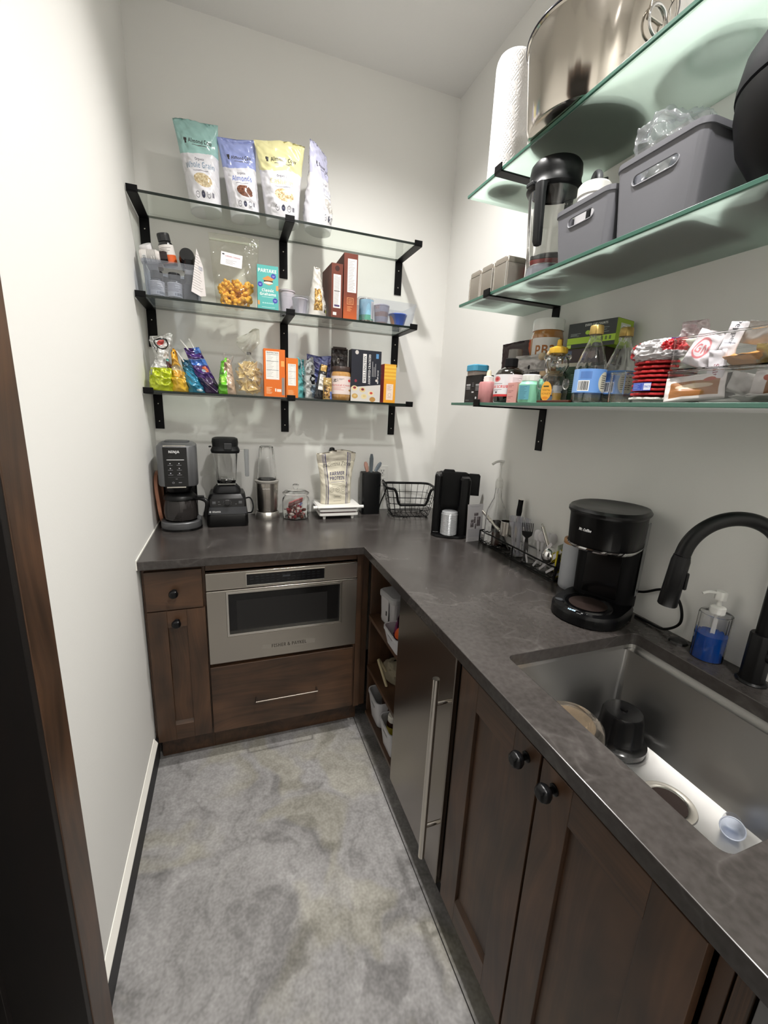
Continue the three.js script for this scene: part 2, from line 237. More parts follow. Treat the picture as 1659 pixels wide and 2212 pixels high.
{ const t = T('microwave_drawer', 'built-in stainless steel microwave drawer with dark window', 'microwave');
  const z0 = ZB + 0.001, z1 = ZD + 0.006;
  m('housing', bx(MX0 + 0.012, MX1 - 0.012, MY0 + 0.005, MY1 - 0.005, 0.12, z0, 0), black, t);
  const frontS = mk(0xbdb7ae, 0.3, 1, { anisotropy: 0.5 });
  m('control_panel', bx(MX0, MX1, 0.769, MY1 - 0.004, z0, z1 - 0.002), frontS, t);
  m('top_edge', bx(MX0, MX1, MY1 - 0.004, MY1, z0, z1 + 0.001, 0.001), steelSmooth, t);
  m('display', pbox(0.372, 0.682, 0.78, 0.826, z1 - 0.0018), pm(tex(512, 76, (g, w, h) => { rect(g, '#0a0b0d', 0, 0, w, h); for (let i = 0; i < 14; i++) { rect(g, '#2d3034', 22 + i * 34, 18, 18, 3); rect(g, '#24272a', 20 + i * 34, 36, 22, 3); rect(g, '#24272a', 22 + i * 34, 54, 16, 3); } rect(g, '#3a3e42', 230, 26, 50, 12); }), 0.12), t);
  m('display_bezel', frameXY(0.369, 0.685, 0.777, 0.829, 0.003, z1 - 0.002, 0.0025), steelSmooth, t);
  const door = m('drawer_face', cut(bx(MX0, MX1, MY0, 0.762, z0, z1, 0.001), bx(0.291, 0.762, 0.563, 0.757, z0 + 0.006, z1 + 0.01, 0)), frontS, t);
  m('top_lip', bx(MX0, MX1, 0.762, 0.767, z0, z1 + 0.004, 0.0015), steelSmooth, door);
  m('window', bx(0.2915, 0.7615, 0.5635, 0.7565, z0 + 0.0062, z0 + 0.008, 0), blackGloss, door);
  m('window_screen', bx(0.33, 0.70, 0.58, 0.712, z0 + 0.0082, z0 + 0.0086, 0), mk(0x1b1a1a, 0.3), door);
  m('window_bevel', frameXY(0.2915, 0.7615, 0.5635, 0.7565, 0.009, z0 + 0.008, 0.014), steelSmooth, door);
  m('nameplate', pbox(0.425, 0.645, 0.486, 0.508, z1 + 0.0002), pm(tex(512, 44, (g, w, h) => { rect(g, '#b3ada4', 0, 0, w, h); txt(g, 'FISHER & PAYKEL', w / 2, h / 2, 42, '#5a554e', 'bold', 'sans-serif', 'center', 500); }), 0.3, { metalness: 0.8 }), door);
}
function pbox(x0, x1, y0, y1, z) { const g = new THREE.PlaneGeometry(x1 - x0, y1 - y0); return tr(g, (x0 + x1) / 2, (y0 + y1) / 2, z); }
function frameXY(x0, x1, y0, y1, t, z, d) { return tr(prism([[x0, y0], [x1, y0], [x1, y1], [x0, y1]], d, 0.0006, [[[x0 + t, y0 + t], [x0 + t, y1 - t], [x1 - t, y1 - t], [x1 - t, y0 + t]]]), 0, 0, z); }

// ---------- right-hand run, fronts at x = 0.86 facing the aisle ----------
const XF = 0.86, XB = 0.879;
const fx = (u0, u1, v0, v1, a, b) => bx(XB - b, XB - a, v0, v1, u0, u1, 0.0012); fx.across = 2; fx.slope = (u0, u1, v) => { const g = prism([[XB - 0.0095, v - 0.001], [XB - 0.0186, v - 0.001], [XB - 0.0095, v + 0.013]].reverse(), u1 - u0, 0); return tr(g, 0, 0, u0); };
{ const t = T('open_shelf_unit', 'open brown wood corner shelf unit under the worktop', 'shelf unit');
  const x1 = W - 0.03;
  m('side_panel', wd(bx(0.8875, x1, 0.11, 0.882, 0.64, 0.656)), wood[1], t); m('side_panel', wd(bx(0.8875, x1, 0.11, 0.882, 1.022, 1.037)), wood[1], t);
  m('back_panel', wd(bx(x1 - 0.01, x1, 0.11, 0.882, 0.656, 1.022)), woodDark, t);
  for (const y of [0.11, 0.35, 0.60]) m('shelf', wd(bx(0.88, x1 - 0.01, y - 0.018, y, 0.656, 1.022), 2, y), wood[1], t);
  m('toe_kick', bx(0.95, x1, 0.001, 0.091, 0.60, 1.037, 0), toe, t);
}
{ const t = T('undercounter_fridge', 'stainless steel undercounter fridge with a long vertical bar handle', 'fridge');
  m('cabinet', bx(XB + 0.012, W - 0.03, 0.03, 0.88, 1.042, 1.436, 0.002), black, t);
  m('toe_grille', bx(0.94, XB + 0.13, 0.002, 0.085, 1.044, 1.434, 0.001), toe, t);
  const d = m('door', bx(XF, XB + 0.01, 0.105, 0.868, 1.042, 1.434, 0.003), mk(0x8c857e, 0.25, 1), t, 'stainless steel door');
  const hx = 0.8165, hz = 1.414, h = m('handle', merge([bar([hx, 0.205, hz], [hx, 0.803, hz], 0.0095, 20), bar([hx, 0.725, hz], [XF, 0.725, hz], 0.006, 14), bar([hx, 0.316, hz], [XF, 0.316, hz], 0.006, 14)]), mk(0xc9c4bc, 0.22, 1), d, 'round steel bar handle');
  m('hinge_cover', bx(XF + 0.002, XB + 0.01, 0.8685, 0.8735, 1.36, 1.43, 0.001), blackGloss, t);
}
{ const t = T('sink_cabinet', 'brown wood sink cabinet with two shaker doors and black knobs', 'cabinet');
  m('carcass', wd(merge([bx(XB, W - 0.03, 0.11, 0.883, 1.441, 1.459), bx(XB, W - 0.03, 0.11, 0.883, 2.066, 2.084), bx(XB, W - 0.03, 0.11, 0.128, 1.459, 2.066)])), woodDark, t);
  m('filler', bx(XB - 0.003, XB + 0.002, 0.11, 0.88, 1.4375, 1.463, 0), toe, t);
  m('toe_kick', bx(0.94, 0.96, 0.001, 0.11, 1.44, 2.084, 0), toe, t);
  for (const [z0, z1, kz, k] of [[1.465, 1.757, 1.722, 0], [1.7635, 2.061, 1.80, 0.37]]) { const door = new THREE.Group(); door.name = 'door'; t.add(door); shaker(door, fx, z0, z1, 0.112, 0.864, 0.075, 0.075, k); knob(door, [XF, 0.828, kz], 'x'); }
}
{ const t = T('end_unit', 'grey flat fronted unit beside a dark stile beyond the sink cabinet', 'cabinet');
  m('stile', bx(XB - 0.005, XB + 0.014, 0.11, 0.88, 2.088, 2.108), woodDark, t);
  m('front_panel', bx(XF + 0.004, XB + 0.01, 0.11, 0.872, 2.114, 2.70), mk(0x6e6c6c, 0.45), t);
  m('body', bx(XB + 0.01, W - 0.03, 0.03, 0.88, 2.114, 2.70), black, t);
}
// ---------- sink ----------
{ const t = T('kitchen_sink', 'stainless steel undermount kitchen sink with ledge and drain', 'sink', [(SX0 + SX1) / 2, 0, (SZ0 + SZ1) / 2]);
  const w = SX1 - SX0, d = SZ1 - SZ0, yb = 0.637; const sm = mk(0xbcbbb9, 0.33, 1);
  m('basin', loft([[w + 0.05, d + 0.05, 0.03, 0.8835], [w + 0.012, d + 0.012, 0.02, 0.8835], [w + 0.012, d + 0.012, 0.02, 0.868], [w - 0.03, d + 0.012, 0.016, 0.8665], [w - 0.032, d + 0.008, 0.02, 0.66], [w - 0.04, d - 0.004, 0.02, 0.6425], [w - 0.07, d - 0.04, 0.02, yb]], { crease: 0.5, caps: 2 }), Object.assign(sm, { side: THREE.DoubleSide }), t);
  const dx = 1.243 - (SX0 + SX1) / 2, dz = 1.768 - (SZ0 + SZ1) / 2;
  const dr = m('drain', tr(lathe([[0.0585, yb + 0.0005], [0.057, yb + 0.003], [0.045, yb + 0.0035], [0.042, yb - 0.004 + 0.006], [0.04, yb + 0.0012]], 40), dx, 0, dz), steelSmooth, t);
  m('strainer', tr(cyl(0.0398, 0.0398, 0.001, yb + 0.0008), dx, 0, dz), mk(0x2a1f1b, 0.5, 0.5), dr);
}
{ // tap
  const b = V(1.435, CT, 1.765), e = V(1.249, 1.088, 1.667), dir = e.clone().sub(b).setY(0), L = dir.length(); dir.normalize();
  const t = T('faucet', 'matte black gooseneck pull-down kitchen faucet behind the sink', 'faucet', [b.x, b.y, b.z]);
  const fm = mk(0x070708, 0.42, 0, { specularIntensity: 0.7 }), r = 0.0155, R = L / 2 * 0.96, yc = 1.292 - R - CT - 0.0;
  m('base_flange', lathe([[0, 0], [0.03, 0], [0.03, 0.004], [0.026, 0.008], [0, 0.008]], 32), fm, t);
  m('body', lathe([[0, 0.008], [0.0235, 0.008], [0.0235, 0.118], [0.022, 0.121], [0, 0.121]], 32), fm, t);
  const pts = [[0, 0.115, 0], [0, yc * 0.75, 0]]; for (let i = 0; i <= 14; i++) { const a = Math.PI - i / 14 * (Math.PI * 0.97); const q = R + Math.cos(a) * R; pts.push([dir.x * q, yc + Math.sin(a) * R, dir.z * q]); }
  const tip = pts[pts.length - 1]; m('spout', tube(pts, r, 64, 18), fm, t);
  const hd = V(e.x - b.x, e.y - CT, e.z - b.z), j = V(...tip), k = hd.clone().sub(j).normalize();
  const head = m('spray_head', (() => { const g = lathe([[0, 0], [0.0165, 0], [0.0165, 0.002], [0.0185, 0.012], [0.0195, hd.distanceTo(j) + 0.004], [0.018, hd.distanceTo(j) + 0.006], [0, hd.distanceTo(j) + 0.006]], 28); g.applyQuaternion(new THREE.Quaternion().setFromUnitVectors(V(0, 1, 0), k)); return tr(g, j.x, j.y, j.z); })(), fm, t);
  m('spray_button', tr(box(0.008, 0.04, 0.012, 0, 0, 0, 0.003), (j.x + hd.x) / 2 + 0.012, (j.y + hd.y) / 2, (j.z + hd.z) / 2 + 0.014), fm, head);
  m('lever_handle', merge([bar([0, 0.075, 0.02], [0, 0.075, 0.05], 0.014, 20), tube([[0, 0.078, 0.045], [-0.02, 0.1, 0.055], [-0.03, 0.16, 0.06]], 0.006, 16, 10)]), fm, t);
}
{ const t = T('soap_dispenser', 'clear pump bottle half full of blue dish soap by the faucet', 'soap dispenser', [1.4365, CT, 1.664]);
  m('bottle', shell([[0, 0.001], [0.034, 0.001], [0.035, 0.004], [0.035, 0.118], [0.034, 0.121], [0.018, 0.124]], 0.0018), solidGlass, t);
  m('liquid_soap', lathe([[0, 0.004], [0.0325, 0.004], [0.0325, 0.068], [0, 0.068]], 40), mk(0x0560d2, 0.1, 0, { transmission: 0.3, thickness: 0 }), t, 'bright blue liquid soap');
  const p = m('pump', lathe([[0, 0.121], [0.0165, 0.121], [0.0165, 0.138], [0.013, 0.141], [0.006, 0.143], [0.005, 0.156], [0.0125, 0.158], [0.0125, 0.176], [0.011, 0.179], [0, 0.18]], 28), whiteGloss, t, 'white plastic pump');
  m('nozzle', tube([[-0.008, 0.174, -0.004], [-0.025, 0.175, -0.014], [-0.036, 0.170, -0.02]], 0.0035, 14, 10), whiteGloss, p); m('dip_tube', bar([0, 0.12, 0], [0, 0.055, 0], 0.0035), whiteGloss, p);
}
one('sink_hole_cover', lathe([[0, 0], [0.0225, 0], [0.0225, 0.003], [0.020, 0.0065], [0.012, 0.0075], [0, 0.0075]], 32), mk(0x0d0d0e, 0.4), 'flat round black hole cover set in the worktop by the wall', 'hole cover', [1.436, CT, 1.593]);
// ---------- glass shelves and brackets ----------
const GT = 0.0095, LY = [1.517, 1.8804, 2.241], RY = [1.523, 1.886, 2.25];
const LEVEL = ['lowest', 'middle', 'top'];
const clearShelf = clear(0xf6f9f6, 0.02, 1), frostShelf = clear(0xcdd8d2, 0.8, 1), edgeDark = mk(0x16201c, 0.25), edgeGreen = mk(0x5d8f7d, 0.25, 0, { transmission: 0.45, thickness: 0 });
LY.forEach((y, i) => {
  const t = T('glass_shelf', `${LEVEL[i]} clear glass shelf on the back wall above the appliances`, 'shelf', [0, y - GT, 0]);
  m('pane', bx(0.006, 1.205, 0, GT, 0.003, 0.2425, 0), clearShelf, t); m('polished_edge', bx(0.006, 1.205, 0, GT, 0.2425, 0.2445, 0.0005), edgeDark, t, 'dark polished front edge'); m('back_edge', bx(0.006, 1.205, 0.001, GT - 0.001, 0.0015, 0.003, 0), mk(0x6a7468, 0.4), t);
});
const RX0 = 1.1755, RZ0 = 0.708, RZ1 = 1.96;
RY.forEach((y, i) => {
  const t = T('glass_shelf', `${LEVEL[i]} frosted green glass shelf on the sink wall`, 'shelf', [0, y - GT, 0]);
  const c = 0.006; const plan = [[RX0 + c, RZ0], [W - 0.003, RZ0], [W - 0.003, RZ1], [RX0 + c, RZ1]];
  const g = prism(plan, GT, 0); g.rotateX(Math.PI / 2); tr(g, 0, GT, 0);
  m('pane', g, frostShelf, t); m('polished_edge', bx(RX0, RX0 + c, 0, GT, RZ0, RZ1, 0.0012), edgeGreen, t, 'green polished front edge');
});
function bracket(label, group, p, ry, depth, width) { // arm along +z, wall at z=0, origin under the glass at the wall
  const t = T('shelf_bracket', label, 'bracket', p, ry, group); const w = width, th = 0.005;
  m('arm', bx(-w / 2, w / 2, -th, 0, 0.0, depth + th, 0.0012), blackMetal, t);
  m('front_lip', bx(-w / 2, w / 2, 0, 0.0205, depth + 0.0008, depth + 0.0008 + th, 0.0012), blackMetal, t);
  m('wall_leg', bx(-w / 2, w / 2, -0.16, -th, 0.0, th, 0.0012), blackMetal, t);
  for (const y of [-0.045, -0.125]) m('screw', tr(new THREE.SphereGeometry(0.0032, 10, 8).scale(1, 1, 0.5), 0, y, th), steelSmooth, t);
}
for (let i = 0; i < 3; i++) {
  for (const [x, where] of [[0.0205, 'against the side wall'], [0.600, 'halfway along it'], [1.187, 'at its free end']]) bracket(`black steel bracket under the ${LEVEL[i]} clear glass shelf, ${where}`, 'brackets of the clear shelves', [x, LY[i] - GT, 0], 0, 0.2445, 0.0385);
  for (const [z, where] of [[0.9035, 'near its corner end'], [1.89, 'near its far end past the sink']]) bracket(`black steel bracket under the ${LEVEL[i]} frosted glass shelf, ${where}`, 'brackets of the frosted shelves', [W, RY[i] - GT, z], -Math.PI / 2, W - RX0, 0.037);
}
// ---------- appliances on the back worktop ----------
one('cutting_board', (() => { const g = prism(rrPoints(0.20, 0.245, 0.09, 10), 0.011, 0.002); g.rotateZ(0.06); g.rotateY(Math.PI / 2); g.rotateZ(0.07); return tr(g, 0.006, 0.1235, 0); })(), mk(0xb98065, 0.5), 'round-cornered tan board leaning on the side wall behind the coffee maker', 'cutting board', [0.006, CT + 0.001, 0.108]);
{ const t = T('coffee_maker', 'tall grey and black drip coffee maker with glass carafe and touch panel', 'coffee maker', [0.108, CT, 0.195], 0.06);
  const grey = mk(0x6d6e70, 0.4, 0.55), dk = mk(0x09090b, 0.35, 0, { specularIntensity: 0.7 });
  m('base', loft([[0.172, 0.2, 0.075, 0.001], [0.172, 0.2, 0.075, 0.012]]), blackGloss, t); m('base_band', loft([[0.168, 0.196, 0.075, 0.012], [0.17, 0.198, 0.075, 0.016], [0.168, 0.196, 0.075, 0.038], [0.16, 0.19, 0.072, 0.041]]), grey, t);
  m('hot_plate', tr(cyl(0.065, 0.066, 0.003, 0.041), 0, 0, 0.02), dk, t);
  m('column', loft([[0.14, 0.07, 0.02, 0.041, 0, -0.06], [0.14, 0.07, 0.02, 0.23, 0, -0.06]]), dk, t);
  const up = m('water_housing', loft([[0.150, 0.19, 0.035, 0.206], [0.157, 0.195, 0.038, 0.212], [0.157, 0.195, 0.038, 0.372], [0.150, 0.188, 0.036, 0.380], [0.12, 0.15, 0.03, 0.388, 0, -0.01]]), grey, t);
  m('lid', loft([[0.1, 0.09, 0.02, 0.3885, 0, -0.03], [0.1, 0.09, 0.02, 0.392, 0, -0.03]]), mk(0x55575a, 0.4, 0.4), up);
  m('brew_collar', loft([[0.09, 0.11, 0.03, 0.174, 0, 0.01], [0.12, 0.14, 0.035, 0.206, 0, 0.01]]), dk, t);
  m('collar_trim', bx(-0.045, 0.03, 0.2, 0.206, 0.0955, 0.098, 0.001), steelSmooth, t);
  m('touch_panel', tr(new THREE.PlaneGeometry(0.092, 0.168), -0.006, 0.29, 0.0982), pm(tex(256, 468, (g, w, h) => {
    rect(g, '#0a0a0c', 0, 0, w, h); txt(g, 'NINJA', w * 0.46, 52, 40, '#f2f2f2'); rect(g, '#3c3c40', 60, 110, 40, 3); rect(g, '#cfcfcf', 36, 142, 186, 9);
    for (let r = 0; r < 3; r++) for (const c of [70, 165]) { disc(g, '#b7b7ba', c, 190 + r * 58, 7); rect(g, '#85858a', c - 26, 208 + r * 58, 52, 5); }
    rect(g, '#5f5f64', 40, 352, 170, 2); txt(g, '...', 130, 366, 30, '#bbb'); disc(g, '#8a8a8e', 92, 420, 12); disc(g, '#0a0a0c', 92, 420, 8); rect(g, '#9a9a9e', 150, 416, 34, 6);
  }), 0.14), t, 'black touch panel with white lettering');
  m('panel_top_strip', bx(-0.05, 0.038, 0.3745, 0.382, 0.088, 0.0945, 0.001), steelSmooth, t);
  const cf = m('carafe', tr(lathe([[0, 0.044], [0.058, 0.044], [0.066, 0.05], [0.0705, 0.075], [0.0705, 0.105], [0.066, 0.128], [0.062, 0.14]], 40), 0, 0, 0.022), clear(0x8d8583, 0.05, 0.9), t, 'smoky glass carafe');
  m('carafe_lid', tr(lathe([[0.066, 0.138], [0.069, 0.142], [0.068, 0.152], [0.055, 0.166], [0.03, 0.172], [0, 0.173]], 36), 0, 0, 0.022), dk, cf);
  m('carafe_handle', (() => { const g = tube([[0.05, 0.142, 0.04], [0.088, 0.142, 0.06], [0.108, 0.13, 0.07], [0.107, 0.09, 0.068], [0.1, 0.06, 0.062]], 0.0095, 28, 10); return g; })(), dk, cf);
  m('lid_button', box(0.03, 0.012, 0.012, 0.084, 0.1515, 0.062, 0.004), dk, cf);
}
{ const t = T('countertop_blender', 'black countertop blender with clear jar, dial and grey lower panel', 'blender', [0.307, CT, 0.145]);
  m('motor_base', loft([[0.178, 0.19, 0.018, 0.004], [0.184, 0.196, 0.02, 0.012], [0.182, 0.194, 0.02, 0.055], [0.172, 0.182, 0.02, 0.065], [0.172, 0.182, 0.02, 0.088], [0.166, 0.17, 0.022, 0.135, 0, -0.002], [0.15, 0.15, 0.022, 0.152, 0, -0.006], [0.11, 0.11, 0.02, 0.156, 0, -0.006]]), mk(0x09090a, 0.36, 0, { specularIntensity: 0.7 }), t);
  m('lower_panel', tr(loft([[0.17, 0.006, 0.002, 0], [0.17, 0.006, 0.002, 0.033]]), 0, 0.063, 0.0915), mk(0x56575a, 0.4, 0.5), t);
  m('brand_strip', tr(new THREE.PlaneGeometry(0.058, 0.0125), -0.052, 0.0835 - 0.008, 0.0948), pm(tex(256, 56, (g, w, h) => { disc(g, '#f2f2f2', 26, 28, 18); disc(g, '#4c4d50', 26, 28, 7); txt(g, 'Vitamix', 145, 28, 44, '#f4f4f4', 'bold', 'sans-serif', 'center', 180); }), 0.4, { alphaTest: 0.4 }), t);
  m('control_face', (() => { const g = new THREE.PlaneGeometry(0.15, 0.036); g.rotateX(-0.13); return tr(g, 0, 0.116, 0.0885); })(), pm(tex(512, 124, (g, w, h) => { rect(g, '#121213', 0, 0, w, h); for (const x of [60, 452]) { rect(g, '#4a4b4d', x - 26, 34, 52, 46); rect(g, '#75777a', x - 20, 52, 40, 6); } for (let i = 0; i < 9; i++) { const a = Math.PI * (0.85 + i * 0.16); rect(g, '#9a9a9c', 256 + Math.cos(a) * 58 - 3, 62 + Math.sin(a) * 52 - 3, 7, 7); } rect(g, '#8b8b8d', 118, 44, 26, 5); rect(g, '#8b8b8d', 118, 84, 40, 4); rect(g, '#8b8b8d', 372, 84, 26, 4); }), 0.4), t);
  m('dial', (() => { const g = lathe([[0, 0], [0.0155, 0], [0.0145, 0.012], [0.008, 0.015], [0, 0.0155]], 24); g.rotateX(Math.PI / 2 - 0.13); return tr(g, 0, 0.116, 0.0885); })(), mk(0x1a1a1b, 0.4), t);
  m('jar_seat', tr(loft([[0.125, 0.125, 0.03, 0.156], [0.12, 0.12, 0.03, 0.168], [0.092, 0.092, 0.02, 0.184]]), 0, 0, -0.006), mk(0x0e0e0f, 0.6, 0, low), t);
  const jar = m('jar', tr(loft([[0.078, 0.078, 0.018, 0.184], [0.086, 0.086, 0.022, 0.21], [0.108, 0.108, 0.03, 0.345], [0.104, 0.104, 0.028, 0.345], [0.082, 0.082, 0.02, 0.212], [0.06, 0.06, 0.02, 0.196]]), 0, 0, -0.006), solidGlass, t, 'clear plastic jar');
  m('jar_handle', tr(loft([[0.016, 0.026, 0.006, 0.226], [0.019, 0.03, 0.007, 0.23], [0.022, 0.032, 0.008, 0.352], [0.022, 0.032, 0.008, 0.356]]), 0.094, 0, 0.0), clear(0xd9dbdd, 0.1, 0.85), jar); m('handle_bridge', bx(0.05, 0.09, 0.345, 0.355, -0.014, 0.014, 0.003), solidGlass, jar);
  m('blade', tr(merge([lathe([[0, 0.2], [0.01, 0.2], [0.008, 0.21], [0, 0.214]], 16), box(0.05, 0.002, 0.009, 0, 0.211, 0, 0.0008), box(0.009, 0.002, 0.05, 0, 0.213, 0, 0.0008)]), 0, 0, -0.006), chrome, jar);
  const lid = m('lid', tr(loft([[0.122, 0.122, 0.035, 0.34], [0.128, 0.128, 0.036, 0.352], [0.112, 0.112, 0.034, 0.37], [0.116, 0.116, 0.036, 0.39], [0.112, 0.112, 0.036, 0.404], [0.09, 0.09, 0.03, 0.409]]), 0, 0, -0.006), mk(0x121314, 0.5, 0, low), t);
  m('lid_tab', tr(box(0.034, 0.03, 0.01, 0.012, 0.372, 0.056, 0.003)), mk(0x2a2b2d, 0.5), lid); m('lid_spout', tr(box(0.012, 0.006, 0.02, -0.066, 0.366, 0.0, 0.002)), mk(0x121314, 0.5, 0, low), lid);
  for (const [x, z] of [[-0.07, 0.075], [0.07, 0.075], [-0.07, -0.075], [0.07, -0.075]]) m('foot', tr(cyl(0.009, 0.01, 0.006, 0), x, 0, z), black, t);
  m('power_cord', tube([[0.08, 0.11, -0.03], [0.105, 0.115, -0.02], [0.118, 0.085, 0.0], [0.112, 0.05, 0.01], [0.09, 0.04, -0.01]], 0.0036, 24, 8), black, t);
}
{ const t = T('personal_blender', 'slim silver bullet blender with an upturned clear tall cup', 'blender', [0.497, CT, 0.098]);
  m('foot_base', lathe([[0, 0.001], [0.06, 0.001], [0.061, 0.006], [0.0605, 0.018], [0.057, 0.034], [0.051, 0.04]], 40), mk(0xb0aca6, 0.32, 0.9), t);
  m('motor_body', lathe([[0.0475, 0.036], [0.052, 0.06], [0.0545, 0.15], [0.056, 0.185], [0.056, 0.19]], 40), mk(0xb9b3ac, 0.27, 1), t);
  m('name_print', (() => { const g = new THREE.CylinderGeometry(0.0566, 0.0562, 0.012, 16, 1, true, -0.55, 0.8); return tr(g, 0, 0.162, 0); })(), pm(tex(256, 48, (g, w, h) => { txt(g, 'nutribullet', 128, 24, 40, '#e6e2dc', 'bold', 'sans-serif', 'center', 230); }), 0.35, { metalness: 0.5, alphaTest: 0.4 }), t);
  m('collar', lathe([[0.056, 0.186], [0.0585, 0.19], [0.0585, 0.198], [0.053, 0.2], [0.045, 0.2]], 40), mk(0xb9b5ae, 0.4, 0.5), t);
  m('blade_mount', lathe([[0, 0.2], [0.044, 0.2], [0.044, 0.206], [0.02, 0.208], [0, 0.21]], 32), mk(0x26282a, 0.5), t);
  m('cup', lathe([[0.046, 0.202], [0.045, 0.24], [0.035, 0.355], [0.0325, 0.366], [0.027, 0.369], [0, 0.369], [0, 0.3655], [0.026, 0.3655], [0.031, 0.36], [0.0425, 0.24], [0.0435, 0.202], [0.046, 0.202]], 36), solidGlass, t, 'clear tapered cup');
}
{ // candy jar
  const t = T('candy_jar', 'round lidded glass jar of red and white wrapped candy', 'jar', [0.638, CT, 0.118]);
  m('body', shell([[0, 0.001], [0.058, 0.001], [0.066, 0.008], [0.0695, 0.03], [0.0695, 0.09], [0.066, 0.108], [0.058, 0.118], [0.056, 0.126]], 0.0028), solidGlass, t);
  const l = m('lid', lathe([[0, 0.124], [0.05, 0.124], [0.055, 0.128], [0.067, 0.13], [0.068, 0.135], [0.05, 0.147], [0.02, 0.152], [0.0, 0.153]], 40), solidGlass, t); m('lid_knob', lathe([[0, 0.152], [0.01, 0.154], [0.011, 0.158], [0.0165, 0.166], [0.0165, 0.174], [0.011, 0.179], [0, 0.18]], 24), solidGlass, l);
  m('letter_sticker', (() => { const g = new THREE.CylinderGeometry(0.0699, 0.0699, 0.026, 12, 1, true, 0.02, 0.36); return tr(g, 0, 0.088, 0); })(), pm(tex(96, 96, (g) => { g.clearRect(0, 0, 96, 96); txt(g, 'P', 46, 50, 90, '#2a3d86', 'bold italic', 'serif'); }), 0.5, { alphaTest: 0.5, transparent: false }), t);
  const R = rng(41), red = mk(0xa02128, 0.3, 0, { clearcoat: 0.6 }), wh = mk(0xd9c9c2, 0.3, 0, { clearcoat: 0.6 }), stripe = pm(tex(64, 64, (g) => { rect(g, '#e6dcd6', 0, 0, 64, 64); for (let i = 0; i < 4; i++) rect(g, '#9c2a30', i * 16, 0, 7, 64); }), 0.3, { clearcoat: 0.6 }), brown = mk(0x6e3a30, 0.35);
  const body = (() => { const g = new THREE.SphereGeometry(0.011, 12, 8).scale(1.25, 0.75, 0.9); return g; })(), twist = merge([new THREE.ConeGeometry(0.008, 0.014, 8, 1, true).rotateZ(-Math.PI / 2).translate(-0.018, 0, 0).scale(1, 1, 0.5), new THREE.ConeGeometry(0.008, 0.014, 8, 1, true).rotateZ(Math.PI / 2).translate(0.018, 0, 0).scale(1, 1, 0.5)]);
  for (let i = 0; i < 34; i++) {
    const lay = Math.floor(i / 9), a = i * 2.4, r = 0.047 * Math.sqrt(((i * 5) % 9 + 0.5) / 9);
    const c = T('wrapped_candy', 'small red and white wrapped candy inside the glass jar', 'candy', [0.638 + Math.cos(a) * r, CT + 0.014 + lay * 0.0145 + (lay > 2 ? (0.638 + Math.cos(a) * r - 0.638) * 0.25 : 0), 0.118 + Math.sin(a) * r], R() * 6, 'wrapped candies in the glass jar');
    c.rotation.x = R() - 0.5; c.rotation.z = R() - 0.5; m('sweet', body, [red, stripe, wh, brown, stripe, red][i % 6], c); m('wrapper_ends', twist, clearPlastic, c);
  }
  for (let i = 0; i < 5; i++) { const c = T('candy_stick', 'long red and white candy stick lying on candies in the jar', 'candy', [0.638, CT + 0.07 + i * 0.006, 0.112 + i * 0.006 - 0.012], 0.1 * (i - 2), 'candy sticks in the glass jar'); c.rotation.z = 0.42 - i * 0.03; m('stick', bar([-0.038, 0, 0], [0.038, 0, 0], 0.0045, 10), mk([0xa8646a, 0x9c3d3a, 0xc08a86, 0x8f4a48, 0xb5585a][i], 0.3, 0, { clearcoat: 0.5 }), c); m('wrapper_seal', bx(0.038, 0.05, -0.001, 0.001, -0.005, 0.005, 0.0005), filmy, c); }
}
{ const t = T('white_tray_stand', 'white plastic stand of stacked slabs with corner pegs under the protein pouch', 'tray stand', [0.853, CT, 0.112], -0.02);
  const slot = mk(0x4a3034, 0.6);
  m('foot_plate', loft([[0.19, 0.15, 0.008, 0.018], [0.205, 0.16, 0.01, 0.022], [0.205, 0.16, 0.01, 0.034]]), whiteGloss, t); m('gap_plate', loft([[0.185, 0.14, 0.006, 0.034], [0.185, 0.14, 0.006, 0.042]]), slot, t); m('middle_plate', loft([[0.2, 0.155, 0.008, 0.042], [0.2, 0.155, 0.008, 0.056]]), whiteGloss, t); m('gap_plate', loft([[0.19, 0.15, 0.006, 0.056], [0.19, 0.15, 0.006, 0.062]]), slot, t); m('top_plate', loft([[0.225, 0.17, 0.008, 0.062], [0.23, 0.172, 0.01, 0.066], [0.222, 0.165, 0.01, 0.074]]), whiteGloss, t);
  for (const [x, z] of [[-0.075, 0.06], [0.075, 0.06], [-0.075, -0.06], [0.075, -0.06]]) m('foot', tr(loft([[0.013, 0.013, 0.004, 0.001], [0.016, 0.016, 0.004, 0.018]]), x, 0, z), whiteGloss, t);
  for (const [x, z] of [[-0.115, 0.066], [0.115, 0.066]]) m('peg', (() => { const g = cyl(0.0085, 0.0085, 0.024, -0.012, 16); g.rotateZ(Math.PI / 2); return tr(g, x + Math.sign(x) * 0.006, 0.064, z); })(), whiteGloss, t);
}
